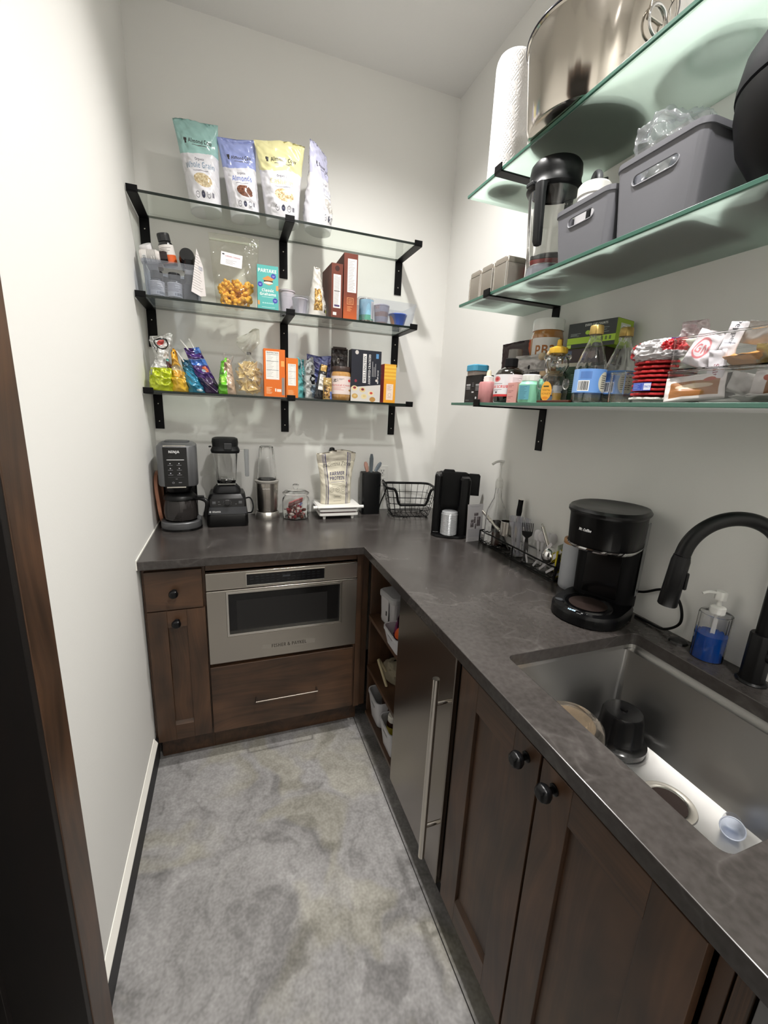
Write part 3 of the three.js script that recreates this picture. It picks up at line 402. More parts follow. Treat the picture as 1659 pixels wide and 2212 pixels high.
{ const t = T('protein_pouch', 'cream stand-up protein powder pouch with blue stripes on the white stand', 'pouch', [0.846, CT + 0.0745, 0.125], 0.06);
  m('bag', pouch({ w0: 0.165, w1: 0.212, h: 0.272, d: 0.06, seed: 4, crumple: 0.004, wave: -0.012, neck: (v) => 1 - 0.1 * Math.sin(Math.PI * clamp(v * 1.15)) }), pm(tex(512, 700, (g, w, h) => {
    rect(g, '#e4ddc9', 0, 0, w, h); rect(g, '#b8b0a2', 0, 0, w, 130); g.strokeStyle = '#3b3763'; g.lineWidth = 6; for (const x of [70, 86, 426, 442]) { g.beginPath(); g.moveTo(x, 20); g.lineTo(x, h); g.stroke(); } g.lineWidth = 12; g.beginPath(); g.moveTo(106, 20); g.lineTo(106, h); g.moveTo(406, 20); g.lineTo(406, h); g.stroke();
    txt(g, 'Ballerina Farm', w / 2, 170, 66, '#4b463f', 'italic', 'serif', 'center', 400); txt(g, 'FARMER', w / 2, 290, 62, '#2e2c5c', 'bold', 'sans-serif', 'center', 230); txt(g, 'PROTEIN', w / 2, 350, 62, '#2e2c5c', 'bold', 'sans-serif', 'center', 240);
    rect(g, '#6c6788', 150, 398, 212, 4); lines(g, '#8d8877', 160, 420, 190, 3, 16, 4); g.strokeStyle = '#8d8877'; g.lineWidth = 4; for (const x of [160, 256, 352]) { g.beginPath(); g.arc(x, 500, 30, 0, 7); g.stroke(); rect(g, '#8d8877', x - 14, 496, 28, 6); } g.strokeRect(198, 580, 116, 34); rect(g, '#57534a', 212, 593, 88, 8); rect(g, '#a49e8c', 190, 650, 130, 5);
  }), 0.35, { metalness: 0.15 }), t);
}
{ const t = T('pepper_grinder', 'black topped grinder with chrome dome peeking up behind the protein pouch', 'grinder', [0.838, CT + 0.0745, 0.058]);
  m('body', lathe([[0, 0], [0.02, 0], [0.018, 0.1], [0.016, 0.24]], 24), glass, t); m('cap', lathe([[0, 0.24], [0.0175, 0.24], [0.0175, 0.272], [0.012, 0.286], [0, 0.29]], 24), blackGloss, t); m('dome', tr(new THREE.SphereGeometry(0.009, 16, 10), 0, 0.262, 0.0125), chrome, t);
}
{ const t = T('knife_block', 'tall slim glossy black knife block holding three handles', 'knife block', [1.052, CT, 0.078], -0.05);
  m('body', loft([[0.1, 0.075, 0.012, 0.001], [0.1, 0.075, 0.012, 0.006], [0.107, 0.082, 0.014, 0.225], [0.105, 0.08, 0.014, 0.23]]), mk(0x0c0d0e, 0.25, 0, { specularIntensity: 0.7 }), t); m('insert', loft([[0.098, 0.073, 0.01, 0.2285], [0.098, 0.073, 0.01, 0.2315]]), mk(0x09090a, 0.8), t); m('foot_band', loft([[0.103, 0.078, 0.012, 0.001], [0.103, 0.078, 0.012, 0.008]]), black, t);
  const kn = (label, col, p, rz, L) => { const k = T('knife', label, 'knife', p, 0.2, 'knives in the black block'); k.rotation.z = rz; m('handle', loft([[0.014, 0.012, 0.004, 0.0], [0.021, 0.014, 0.006, L * 0.4], [0.023, 0.014, 0.007, L * 0.75], [0.012, 0.01, 0.004, L]]), mk(col, 0.5), k); m('bolster', bx(-0.006, 0.006, -0.006, 0.001, -0.005, 0.005, 0.001), steelSmooth, k); };
  kn('tall slate grey knife handle standing upright in the block', 0x5c646a, [1.052, CT + 0.232, 0.085], 0.0, 0.1); kn('dusty pink knife handle tilting to one side in the block', 0xb98c7e, [1.03, CT + 0.236, 0.085], 0.25, 0.055); kn('short slate grey knife handle tilting low in the block', 0x69717a, [1.076, CT + 0.236, 0.085], -0.6, 0.06);
}
{ const t = T('wall_outlet', 'white double wall outlet above the worktop behind the knife block', 'outlet', [1.147, 1.113, 0.0]);
  m('cover_plate', box(0.072, 0.116, 0.005, 0, 0, 0.0026, 0.002), whiteGloss, t);
  for (const y of [0.026, -0.026]) { const s = m('socket', box(0.032, 0.036, 0.003, 0, y, 0.006, 0.0014), whiteGloss, t); for (const x of [-0.007, 0.007]) m('slot', box(0.0028, 0.009, 0.0006, x, y + 0.004, 0.0077, 0), black, s); m('ground_hole', tr(new THREE.CircleGeometry(0.003, 12), 0, y - 0.009, 0.0078), black, s); }
  m('screw', tr(new THREE.SphereGeometry(0.003, 10, 8).scale(1, 1, 0.4), 0, 0, 0.0052), steel, t);
}
{ // wire basket
  const t = T('wire_basket', 'empty black wire basket with thick dipped rim handles', 'basket', [1.255, CT, 0.155], -0.18); const wire = mk(0x0a0a0b, 0.45, 0, low);
  const w = 0.27, d = 0.2, h = 0.165, k = 0.78; const R = (y) => lerp(k, 1, y / h);
  const ring = (y, r, s = R(y)) => tube(rrPoints(w * s, d * s, 0.045, 4).map(([x, z]) => [x, y, z]), r, 96, 6, true);
  m('rim', (() => { const p = rrPoints(w, d, 0.045, 5); const f = p.map(([x, z]) => { let y = h; if (z > d / 2 - 0.004) y = h - 0.075 * smooth(0.085, 0.05, Math.abs(x)); return [x, y, z]; }); const dense = []; for (let i = 0; i < f.length; i++) { const a = p[i], b = p[(i + 1) % p.length]; const n = Math.max(1, Math.round(Math.hypot(b[0] - a[0], b[1] - a[1]) / 0.012)); for (let j = 0; j < n; j++) { const x = lerp(a[0], b[0], j / n), z = lerp(a[1], b[1], j / n); dense.push([x, z > d / 2 - 0.004 ? h - 0.086 * smooth(0.1, 0.07, Math.abs(x)) : h, z]); } } return tube(dense, 0.0068, 240, 8, true); })(), wire, t, 'thick black rim dipping at the front');
  m('base_ring', ring(0.012, 0.0022), wire, t);
  for (const y of [0.045, 0.08, 0.115]) m('side_wire', ring(y, 0.0014), wire, t);
  for (let i = 0; i < 7; i++) { const x = lerp(-0.42, 0.42, i / 6) * w; const f = Math.abs(x) < 0.075 ? h - 0.086 : h; m('cross_wire', tube([[x, f, d / 2 * R(f)], [x * k, 0.02, d / 2 * k], [x * k, 0.01, d / 2 * k * 0.93], [x * k, 0.01, -d / 2 * k * 0.93], [x * k, 0.02, -d / 2 * k], [x, h, -d / 2]], 0.0014, 48, 5), wire, t); }
  for (let i = 0; i < 5; i++) { const z = lerp(-0.36, 0.36, i / 4) * d; m('cross_wire', tube([[w / 2, h, z], [w / 2 * k, 0.02, z * k], [w / 2 * k * 0.95, 0.01, z * k], [-w / 2 * k * 0.95, 0.01, z * k], [-w / 2 * k, 0.02, z * k], [-w / 2, h, z]], 0.0014, 48, 5), wire, t); }
  for (const [x, z] of [[-0.03, 0.07], [-0.03, -0.07]]) m('foot', tube([[x - 0.012, 0.011, z], [x - 0.01, 0.003, z], [x + 0.01, 0.003, z], [x + 0.012, 0.011, z]], 0.0022, 16, 6), wire, t);
  for (const [x, z] of [[0.09, 0.066], [0.09, -0.066], [-0.09, 0.0]]) m('foot', tube([[x, 0.011, z - 0.012], [x, 0.003, z - 0.01], [x, 0.003, z + 0.01], [x, 0.011, z + 0.012]], 0.0022, 16, 6), wire, t);
}
one('appliance_plug_cord', tube([[1.147, 1.09, 0.012], [1.16, 1.07, 0.05], [1.15, 1.02, 0.05], [1.135, 0.96, 0.03], [1.125, 0.919, 0.03]], 0.0035, 30, 8), black, 'thin black power cord hanging from the wall outlet', 'cord');
// ---------- worktop beside the sink wall ----------
{ const t = T('cup_dispenser', 'black plastic cup dispenser open at the front in the corner', 'cup dispenser', [1.303, CT, 0.55], -0.5); const bp = mk(0x060607, 0.4, 0, low);
  m('base_tray', loft([[0.165, 0.15, 0.05, 0.001], [0.17, 0.155, 0.05, 0.006], [0.165, 0.15, 0.05, 0.014]]), bp, t);
  m('back_panel', loft([[0.15, 0.02, 0.006, 0.01, 0, -0.055], [0.15, 0.02, 0.006, 0.29, 0, -0.055], [0.12, 0.014, 0.006, 0.297, 0, -0.055]]), bp, t);
  m('side_panel', loft([[0.034, 0.11, 0.012, 0.01, -0.066, -0.005], [0.034, 0.11, 0.012, 0.285, -0.066, -0.005], [0.024, 0.1, 0.01, 0.293, -0.066, -0.005]]), bp, t);
  m('side_panel', loft([[0.05, 0.11, 0.016, 0.01, 0.058, -0.005], [0.05, 0.11, 0.016, 0.272, 0.058, -0.005], [0.036, 0.1, 0.014, 0.282, 0.058, -0.005]]), bp, t);
  m('rear_wing', loft([[0.055, 0.02, 0.006, 0.19, 0.1, -0.05], [0.055, 0.02, 0.006, 0.285, 0.1, -0.05], [0.045, 0.016, 0.006, 0.293, 0.098, -0.05]]), bp, t);
  m('top_hump', loft([[0.07, 0.018, 0.006, 0.29, -0.02, -0.055], [0.045, 0.014, 0.006, 0.306, -0.02, -0.055]]), bp, t);
  m('name_print', (() => { const g = new THREE.PlaneGeometry(0.03, 0.006); return tr(g, -0.062, 0.022, 0.0505); })(), pm(tex(128, 26, (g) => { rect(g, '#9a9a9a', 8, 10, 50, 5); rect(g, '#9a9a9a', 66, 10, 52, 5); }), 0.5, { alphaTest: 0.4 }), t);
}
{ const t = T('plastic_cup_stack', 'sleeve of clear ribbed plastic cups standing in the black dispenser', 'cups', [1.277, CT + 0.0145, 0.592]);
  const pts = [[0, 0.0], [0.034, 0.0], [0.037, 0.004]]; for (let i = 0; i < 18; i++) { const y = 0.006 + i * 0.0055; pts.push([0.0388, y], [0.0368, y + 0.003]); } pts.push([0.036, 0.11], [0.03, 0.1135], [0, 0.1135]);
  m('cup_sleeve', lathe(pts, 40, 0.9), mk(0xc6c8ca, 0.16, 0.3, { transmission: 0.35, thickness: 0, clearcoat: 1, clearcoatRoughness: 0.08 }), t); m('top_rim', tr(new THREE.TorusGeometry(0.036, 0.0016, 8, 40).rotateX(Math.PI / 2), 0, 0.11, 0), clearPlastic, t);
}
{ const t = T('instruction_card', 'white printed instruction leaflet standing against the cup dispenser', 'leaflet', [1.365, CT + 0.002, 0.678], 0.1); t.rotation.x = -0.06;
  m('sheet', bx(-0.043, 0.043, 0, 0.172, -0.0006, 0, 0), paper, t); m('print', tr(new THREE.PlaneGeometry(0.085, 0.171), 0, 0.086, 0.0002), pm(tex(256, 512, (g, w, h) => { rect(g, '#d9d6da', 0, 0, w, h); rect(g, '#a9a6ac', 40, 26, 176, 4); rect(g, '#b9b6bc', 60, 40, 130, 3); for (const [x, y, a, b] of [[110, 120, 70, 40], [110, 170, 30, 90], [160, 175, 60, 130], [60, 210, 46, 40], [56, 255, 54, 60], [130, 270, 24, 70]]) { rect(g, '#6d6468', x, y, a, b); rect(g, '#9a9296', x + 4, y + 4, a * 0.5, b * 0.3); } rect(g, '#c9c6cc', 20, 340, 216, 120); lines(g, '#98949a', 30, 472, 190, 3, 12, 3); }), 0.7), t);
}
{ const t = T('syrup_bottle', 'empty clear glass syrup bottle with a white pump top', 'bottle', [1.424, CT, 0.742]);
  m('glass', shell([[0, 0.002], [0.04, 0.002], [0.044, 0.008], [0.044, 0.14], [0.04, 0.165], [0.028, 0.19], [0.0165, 0.215], [0.0145, 0.245], [0.0145, 0.268]], 0.0026), solidGlass, t);
  const p = m('pump', lathe([[0, 0.262], [0.0165, 0.262], [0.0165, 0.288], [0.0135, 0.292], [0.0135, 0.298], [0.007, 0.304], [0.0042, 0.31], [0.0042, 0.36], [0.006, 0.362], [0.006, 0.37], [0, 0.372]], 24), whiteGloss, t); m('pump_spout', tube([[0.01, 0.374, 0.006], [0, 0.376, 0], [-0.02, 0.374, -0.006], [-0.038, 0.362, -0.011]], 0.0055, 20, 10), whiteGloss, p); m('dip_tube', tube([[0, 0.26, 0], [0.004, 0.12, 0], [0.012, 0.012, 0]], 0.003, 20, 6), clearPlastic, p);
}
{ const t = T('wire_caddy', 'long low black wire caddy of utensils along the wall', 'caddy', [1.427, CT, 0.926]); const bw = mk(0x0a0a0b, 0.5, 0, low), X = 0.0365, Z = 0.242;
  const loop = (y, r) => tube(rrPoints(2 * X, 2 * Z, 0.008, 3).map(([x, z]) => [x, y, z]), r, 160, 6, true);
  m('top_rail', loop(0.056, 0.0032), bw, t); m('bottom_rail', loop(0.006, 0.0032), bw, t); m('lower_rail', loop(0.016, 0.0018), bw, t);
  for (const z of [-Z, 0, Z]) for (const x of [-X, X]) m('post', bar([x, 0.004, z], [x, 0.057, z], 0.003), bw, t);
  for (let i = 0; i < 9; i++) m('floor_wire', bar([-X, 0.006, -Z + 0.03 + i * 0.053], [X, 0.006, -Z + 0.03 + i * 0.053], 0.0018, 6), bw, t);
}
const cx = 1.428, cy = CT + 0.0085;
const tumbler = (label, z, r, h) => { const t = T('plastic_tumbler', label, 'cup', [cx, cy, z], 0, 'clear tumblers in the caddy'); m('wall', lathe([[0, 0], [r * 0.82, 0], [r, h], [r - 0.0012, h], [r * 0.8, 0.0015], [0, 0.0015]], 28), clearPlastic, t); };
tumbler('clear square-shouldered tumbler in the caddy holding a steel stirrer', 0.74, 0.03, 0.075); tumbler('clear tumbler in the caddy holding clear forks', 0.905, 0.03, 0.09); tumbler('clear tumbler in the caddy holding black and white cutlery', 0.98, 0.032, 0.085); tumbler('clear tumbler in the caddy holding white spoons', 1.07, 0.032, 0.08);
{ const t = T('steel_stirrer', 'slim steel stirrer handle leaning out of the caddy', 'stirrer'); m('handle', bar([1.405, CT + 0.142, 0.655], [1.425, CT + 0.075, 0.79], 0.0068, 14), steelSmooth, t); m('shaft', bar([1.425, CT + 0.075, 0.79], [1.43, CT + 0.015, 0.85], 0.0035, 10), mk(0x2a2624, 0.4), t); }
{ const t = T('spice_jar', 'small black capped jar at the end of the caddy', 'jar', [1.44, cy, 0.735]); m('jar_body', lathe([[0, 0], [0.018, 0], [0.0185, 0.05], [0.016, 0.058]], 24), mk(0x5a2f1e, 0.2, 0, { transmission: 0.4 }), t); m('cap', loft([[0.036, 0.036, 0.006, 0.058], [0.036, 0.036, 0.006, 0.1], [0.03, 0.03, 0.005, 0.103]]), matBlack, t); }
{ const t = T('steel_jigger', 'brushed steel measuring cup among the caddy utensils', 'measuring cup', [1.434, cy + 0.06, 0.815]); m('cup_wall', lathe([[0, 0], [0.027, 0], [0.0275, 0.06], [0.0265, 0.06], [0.026, 0.0015], [0, 0.0015]], 28), steelSmooth, t); m('rim', tr(new THREE.TorusGeometry(0.0272, 0.0012, 8, 28).rotateX(Math.PI / 2), 0, 0.06, 0), chrome, t); }
{ const t = T('vegetable_peeler', 'black handled peeler standing blade down in the caddy', 'peeler', [1.432, cy + 0.05, 0.878]); t.rotation.z = -0.05; m('handle', loft([[0.014, 0.02, 0.005, 0.11], [0.017, 0.024, 0.007, 0.13], [0.015, 0.021, 0.006, 0.158], [0.013, 0.024, 0.006, 0.178]]), matBlack, t); m('end_cap', tr(box(0.012, 0.003, 0.02, 0, 0.179, 0, 0.001)), chrome, t); m('shank', bx(-0.003, 0.003, 0.0, 0.11, -0.008, 0.008, 0.001), steelSmooth, t); }
{ // clear forks
  const R = rng(8), fk = mk(0xe9e9ee, 0.1, 0, { transmission: 0.75, thickness: 0 });
  const g = merge([loft([[0.004, 0.009, 0.002, 0], [0.004, 0.011, 0.002, 0.07], [0.004, 0.008, 0.002, 0.11], [0.004, 0.02, 0.002, 0.125], [0.003, 0.02, 0.001, 0.135]]), ...[-0.008, -0.0027, 0.0027, 0.008].map((z) => bx(-0.001, 0.001, 0.133, 0.162, z - 0.0014, z + 0.0014, 0.0005))]);
  for (let i = 0; i < 8; i++) { const t = one('plastic_fork', g, fk, 'clear plastic fork bundled tines up in the caddy', 'fork', [cx - 0.012 + 0.006 * (i % 4), cy + 0.004, 0.90 + 0.012 * (i >> 1)], 0.8 + R() * 0.6 - 0.3, 'clear plastic forks in the caddy'); t.rotation.z = -0.08 + R() * 0.1; t.rotation.x = -0.16 + i * 0.03; }
  const wk = mk(0xe2dfe2, 0.35);
  const kn = merge([loft([[0.003, 0.008, 0.001, 0], [0.003, 0.012, 0.001, 0.08], [0.002, 0.017, 0.001, 0.095], [0.002, 0.012, 0.001, 0.14]])]);
  for (let i = 0; i < 5; i++) { const t = one('plastic_knife', kn, wk, 'white plastic knife slanting through the caddy', 'knife', [cx - 0.02, cy + 0.004, 1.0 + i * 0.036], 0, 'white plastic knives in the caddy'); t.rotation.x = i === 0 ? -0.35 : 0.5 + 0.12 * i; }
  const sp = merge([loft([[0.003, 0.007, 0.001, 0], [0.003, 0.01, 0.001, 0.09]]), new THREE.SphereGeometry(0.017, 14, 10).scale(0.3, 1.4, 1).translate(0, 0.112, 0)]);
  for (let i = 0; i < 4; i++) { const t = one('plastic_spoon', sp, wk, 'white plastic spoon standing bowl up in the caddy', 'spoon', [cx + 0.016, cy + 0.004, 1.02 + i * 0.014], 0.6 + 0.2 * i, 'white plastic spoons in the caddy'); t.rotation.x = -0.12 + 0.08 * i; }
  const bf = merge([loft([[0.004, 0.009, 0.002, 0], [0.004, 0.013, 0.002, 0.06], [0.004, 0.009, 0.002, 0.078], [0.005, 0.03, 0.002, 0.088], [0.004, 0.034, 0.001, 0.1]]), ...[-1, -0.66, -0.33, 0, 0.33, 0.66, 1].map((k) => bx(-0.0012, 0.0012, 0.098, 0.128, k * 0.0155 - 0.0012, k * 0.0155 + 0.0012, 0.0005))]);
  const t = one('black_fork', bf, mk(0x0c0c0d, 0.4), 'wide black plastic serving fork standing tines up in the caddy', 'fork', [cx - 0.02, cy + 0.004, 0.985], 0.8); t.rotation.x = -0.03; t.scale.setScalar(1.22);
}
{ const t = T('tea_infuser', 'shiny steel ball scoop with ring handle leaning at the near end of the caddy', 'tea infuser', [1.418, cy, 1.105]); m('bowl', tr(new THREE.SphereGeometry(0.03, 28, 20).scale(1, 1.08, 1), 0, 0.068, 0.0), chrome, t); const h = m('handle', bar([0, 0.095, -0.01], [0.0, 0.163, -0.056], 0.0062, 14), steelSmooth, t); m('hanging_ring', (() => { const g = new THREE.TorusGeometry(0.0045, 0.0011, 8, 20); g.rotateY(Math.PI / 2); return tr(g, 0, 0.168, -0.059); })(), steelSmooth, h); }
{ const t = T('yellow_packet', 'bright yellow packet wedged at the near end of the caddy', 'packet', [1.42, cy, 1.15], 0.4); m('sachet', pouch({ w0: 0.05, w1: 0.05, h: 0.125, d: 0.012, seed: 9, crumple: 0.003 }), pm(tex(128, 256, (g) => { rect(g, '#d8c528', 0, 0, 128, 256); rect(g, '#c9d0bb', 0, 0, 128, 40); lines(g, '#6d6414', 20, 70, 80, 8, 20, 6); }), 0.4), t); }
{ const t = T('black_tongs', 'black strap-like utensil leaning at the end of the caddy', 'utensil', [1.40, cy + 0.001, 1.168], 0); t.rotation.z = 0.02; m('arm', loft([[0.004, 0.014, 0.001, 0, 0, -0.012], [0.004, 0.012, 0.001, 0.04, 0, 0.0], [0.004, 0.01, 0.001, 0.095, 0, 0.004]]), matBlack, t); m('clip_tab', bx(-0.004, 0.004, 0.045, 0.068, 0.004, 0.016, 0.001), matBlack, t); }
{ const t = T('white_canister', 'pale grey white canister with wooden lid beside the black coffee maker', 'canister', [1.418, CT, 1.222]); m('pot', lathe([[0, 0.001], [0.036, 0.001], [0.042, 0.008], [0.0425, 0.02], [0.0425, 0.158], [0.04, 0.162]], 40), mk(0xb9bcc2, 0.42), t); m('lid', lathe([[0, 0.16], [0.041, 0.16], [0.042, 0.163], [0.042, 0.174], [0.04, 0.177], [0, 0.177]], 36), mk(0xb08358, 0.5), t, 'round wooden lid'); }
{ const t = T('drip_coffee_maker', 'black drip coffee maker without its carafe next to the sink', 'coffee maker', [1.337, CT, 1.392], -1.17); // front is +z of the group
  const bk = mk(0x050506, 0.32, 0, { specularIntensity: 0.6 }), mt = mk(0x08080a, 0.5, 0, low);
  m('base', loft([[0.185, 0.245, 0.085, 0.001], [0.196, 0.255, 0.09, 0.006], [0.196, 0.255, 0.09, 0.03], [0.186, 0.245, 0.085, 0.038]]), bk, t);
  const pl = m('warming_plate', tr(lathe([[0, 0.04], [0.058, 0.04], [0.064, 0.0435], [0.068, 0.043], [0.07, 0.038]], 40), 0, 0, 0.035), blackGloss, t); m('plate_disc', tr(lathe([[0, 0.0405], [0.052, 0.0405], [0.052, 0.0412], [0, 0.0412]], 32), 0, 0, 0.035), mk(0x2a211e, 0.35), pl);
  m('rear_column', loft([[0.176, 0.085, 0.04, 0.03, 0, -0.08], [0.18, 0.09, 0.04, 0.22, 0, -0.077]]), mt, t);
  m('column_face', tr(box(0.1, 0.16, 0.004, 0, 0.13, -0.034, 0.002)), blackGloss, t);
  m('brew_head', loft([[0.17, 0.2, 0.078, 0.212, 0, -0.018], [0.184, 0.212, 0.085, 0.222, 0, -0.016], [0.19, 0.22, 0.09, 0.305, 0, -0.012], [0.192, 0.222, 0.09, 0.31, 0, -0.012]]), bk, t);
  m('chrome_band', loft([[0.178, 0.206, 0.082, 0.211, 0, -0.0165], [0.186, 0.2145, 0.086, 0.2165, 0, -0.0155], [0.1865, 0.215, 0.086, 0.2215, 0, -0.0155]], { caps: false }), chrome, t, 'shiny chrome band');
  const lid = m('lid', loft([[0.194, 0.224, 0.092, 0.31, 0, -0.012], [0.203, 0.232, 0.096, 0.316, 0, -0.012], [0.203, 0.232, 0.096, 0.322, 0, -0.012], [0.192, 0.22, 0.09, 0.33, 0, -0.012], [0.172, 0.2, 0.08, 0.329, 0, -0.012], [0.16, 0.19, 0.076, 0.327, 0, -0.012]]), mk(0x0a0a0b, 0.32, 0, { specularIntensity: 0.8 }), t);
  m('water_window', bx(0.0895, 0.0915, 0.07, 0.29, -0.085, -0.06, 0.0008), clear(0x9a9a9c, 0.2, 0.5), t);
  m('name_print', (() => { const g = new THREE.CylinderGeometry(0.0958, 0.0955, 0.02, 10, 1, true, -0.42, 0.42); g.scale(1, 1, 1.03); return tr(g, 0, 0.272, 0.0); })(), pm(tex(256, 110, (g) => { txt(g, 'Mr. Coffee', 128, 55, 56, '#e8e8e8', 'italic bold', 'serif', 'center', 240); }), 0.4, { alphaTest: 0.4 }), t);
  m('control_display', (() => { const g = new THREE.PlaneGeometry(0.06, 0.02); g.rotateX(-1.45); return tr(g, -0.005, 0.0392, 0.112); })(), mk(0xffffff, 0.25, 0, { map: tex(192, 64, (g) => { rect(g, '#0a0a0c', 0, 0, 192, 64); txt(g, '12:05', 66, 30, 30, '#cfeaff'); disc(g, '#777', 160, 30, 10); rect(g, '#999', 120, 50, 40, 4); }), emissiveMap: tex(192, 64, (g) => { rect(g, '#000', 0, 0, 192, 64); txt(g, '12:05', 66, 30, 30, '#9fd8ff'); }), emissive: 0xffffff, emissiveIntensity: 1.2 }), t, 'lit blue clock display');
  m('brew_button', tr(cyl(0.009, 0.009, 0.0015, 0.0383, 20).scale(1.3, 1, 1), -0.07, 0, 0.07), mk(0x55585c, 0.3, 0.6), t);
}
{ const t = scene.getObjectByName('drip_coffee_maker'); t.updateMatrixWorld(true); const g = tube([[1.44, 0.985, 1.40], [1.458, 0.995, 1.45], [1.455, 1.03, 1.515], [1.452, 1.02, 1.56], [1.455, 0.96, 1.575], [1.448, 0.924, 1.54], [1.447, 0.921, 1.5], [1.45, 0.9185, 1.45]], 0.0036, 60, 8); g.applyMatrix4(t.matrixWorld.clone().invert()); m('power_cord', g, black, t); }
// ---------- things in the sink ----------
{ const t = T('coffee_carafe', 'glass coffee carafe turned upside down in the sink', 'carafe', [1.06, 0.639, 1.635], 0.5); t.rotation.z = 0.06; t.scale.setScalar(1.08);
  m('glass_body', lathe([[0.045, 0.004], [0.047, 0.01], [0.058, 0.04], [0.07, 0.085], [0.0715, 0.115], [0.068, 0.142], [0.06, 0.15], [0.045, 0.147], [0, 0.145]], 40), clear(0xf6efe6, 0.03, 0.98, { ior: 1.6 }), t);
  m('base_stain', tr(lathe([[0, 0.1435], [0.045, 0.1455], [0.05, 0.1462], [0.05, 0.1452], [0, 0.1425]], 36), 0, 0, 0), clear(0xe9dfcf, 0.25, 0.92), t);
  m('band', lathe([[0.0476, 0.008], [0.0535, 0.024], [0.055, 0.024], [0.049, 0.008]], 32), blackGloss, t); m('handle', tube([[0.052, 0.02, 0.01], [0.078, 0.03, 0.02], [0.09, 0.07, 0.026], [0.084, 0.11, 0.024], [0.07, 0.12, 0.018]], 0.0095, 28, 10), blackGloss, t);
}
{ const t = T('filter_basket', 'black plastic filter basket turned upside down in the sink', 'filter basket', [1.278, 0.6375, 1.598]); m('basket', lathe([[0.062, 0.001], [0.066, 0.003], [0.068, 0.02], [0.06, 0.026], [0.056, 0.034], [0.05, 0.098], [0.045, 0.106], [0.02, 0.108], [0, 0.108]], 40), mk(0x0a0a0b, 0.2), t); m('valve', tr(lathe([[0, 0.108], [0.01, 0.108], [0.009, 0.113], [0.004, 0.115], [0, 0.115]], 20), 0, 0, 0), blackGloss, t); m('rim_liner', lathe([[0.068, 0.0005], [0.074, 0.001], [0.073, 0.006], [0.067, 0.005]], 36), clearPlastic, t); }
{ const t = T('measuring_cup', 'small clear plastic measuring cup lying in the sink', 'measuring cup', [1.305, 0.66, 1.862], 0.5); t.rotation.z = 1.25; m('cup_wall', lathe([[0, -0.022], [0.015, -0.022], [0.0165, -0.02], [0.0215, 0.02], [0.0222, 0.022], [0.0205, 0.02], [0.0155, -0.019], [0, -0.02]], 28), clear(0xe6eaf2, 0.1, 0.88), t); m('rim', tr(new THREE.TorusGeometry(0.0216, 0.0012, 8, 32).rotateX(Math.PI / 2), 0, 0.021, 0), clear(0xdfe4ee, 0.2, 0.5), t); }
// ---------- things in the open shelf ----------
const basketMat = mk(0xc2c2c6, 0.5), basketDim = basketMat;
{ const t = T('lidded_box', 'pale grey lidded plastic box on the upper open shelf', 'box', [0.985, 0.6015, 0.755], 0.12); m('tub', loft([[0.125, 0.12, 0.018, 0], [0.135, 0.13, 0.02, 0.115]]), mk(0xb4b2b4, 0.45), t); const l = m('lid', loft([[0.142, 0.137, 0.022, 0.114], [0.144, 0.139, 0.023, 0.118], [0.144, 0.139, 0.023, 0.134], [0.13, 0.125, 0.02, 0.14]]), mk(0xa9a8aa, 0.45), t); m('clasp', bx(-0.0735, -0.0705, 0.02, 0.122, -0.03, 0.03, 0.001), mk(0xbdbbbd, 0.4), l); m('clasp_slot', bx(-0.0745, -0.0735, 0.05, 0.07, 0.012, 0.02, 0), black, l); }
function slotBasket(label, p, ry, w, d, h, mat) { const t = T('plastic_basket', label, 'basket', p, ry, 'small plastic baskets in the open shelf'); const g = cut(bin(w, d, 0.025, h, 0.0025, 0.86, 0.003), tr(loft([[0.02, d * 0.34, 0.007, h * 0.62], [0.02, d * 0.38, 0.007, h * 0.62 + 0.014]]), -w / 2 + 0.004, 0, 0)); m('basket_wall', g, mat, t); return t; }
slotBasket('pale plastic basket of packets on the upper open shelf', [0.948, 0.6015, 0.94], 0, 0.16, 0.15, 0.068, basketMat);
{ const a = T('purple_packet', 'purple snack packet standing in the upper shelf basket', 'packet', [0.925, 0.606, 0.9], 0.9); m('sachet', pouch({ w0: 0.07, w1: 0.07, h: 0.11, d: 0.03, seed: 12, crumple: 0.004 }), pm(tex(64, 128, (g) => { rect(g, '#5d2450', 0, 0, 64, 128); rect(g, '#8c2f5e', 0, 50, 64, 30); txt(g, 'ZZ', 32, 30, 26, '#e4c4d4'); }), 0.35), a);
  const b = T('orange_cap_jar', 'white jar with an orange cap lying in the upper shelf basket', 'jar', [0.925, 0.652, 0.955], 0.2); b.rotation.z = 0.75; m('jar_body', lathe([[0, -0.045], [0.024, -0.045], [0.026, -0.04], [0.026, 0.0]], 24), white, b); m('cap', lathe([[0, 0.0], [0.0275, 0.0], [0.0275, 0.028], [0.024, 0.03], [0, 0.03]], 24), mk(0xd3571b, 0.45), b); }
{ const t = T('canvas_bag', 'beige strapped bag folded on the middle open shelf', 'bag', [0.99, 0.3515, 0.77]); m('folded_cloth', (() => { const g = pouch({ w0: 0.13, w1: 0.1, h: 0.075, d: 0.16, seed: 6, crumple: 0.01 }); return g; })(), mk(0x8f8672, 0.9), t); m('strap', tube([[-0.06, 0.03, 0.0], [-0.085, 0.07, -0.02], [-0.088, 0.045, 0.02], [-0.08, 0.004, 0.04]], 0.006, 24, 8).scale(1, 1, 1.6), mk(0xb5a888, 0.9), t); }
slotBasket('whitish basket holding a teal jar and dark bottle at the bottom of the open shelf', [0.985, 0.1115, 0.735], 0, 0.2, 0.135, 0.13, basketDim); slotBasket('whitish basket holding a yellow labelled bottle beside the fridge', [0.975, 0.1115, 0.91], 0, 0.19, 0.14, 0.12, basketDim);
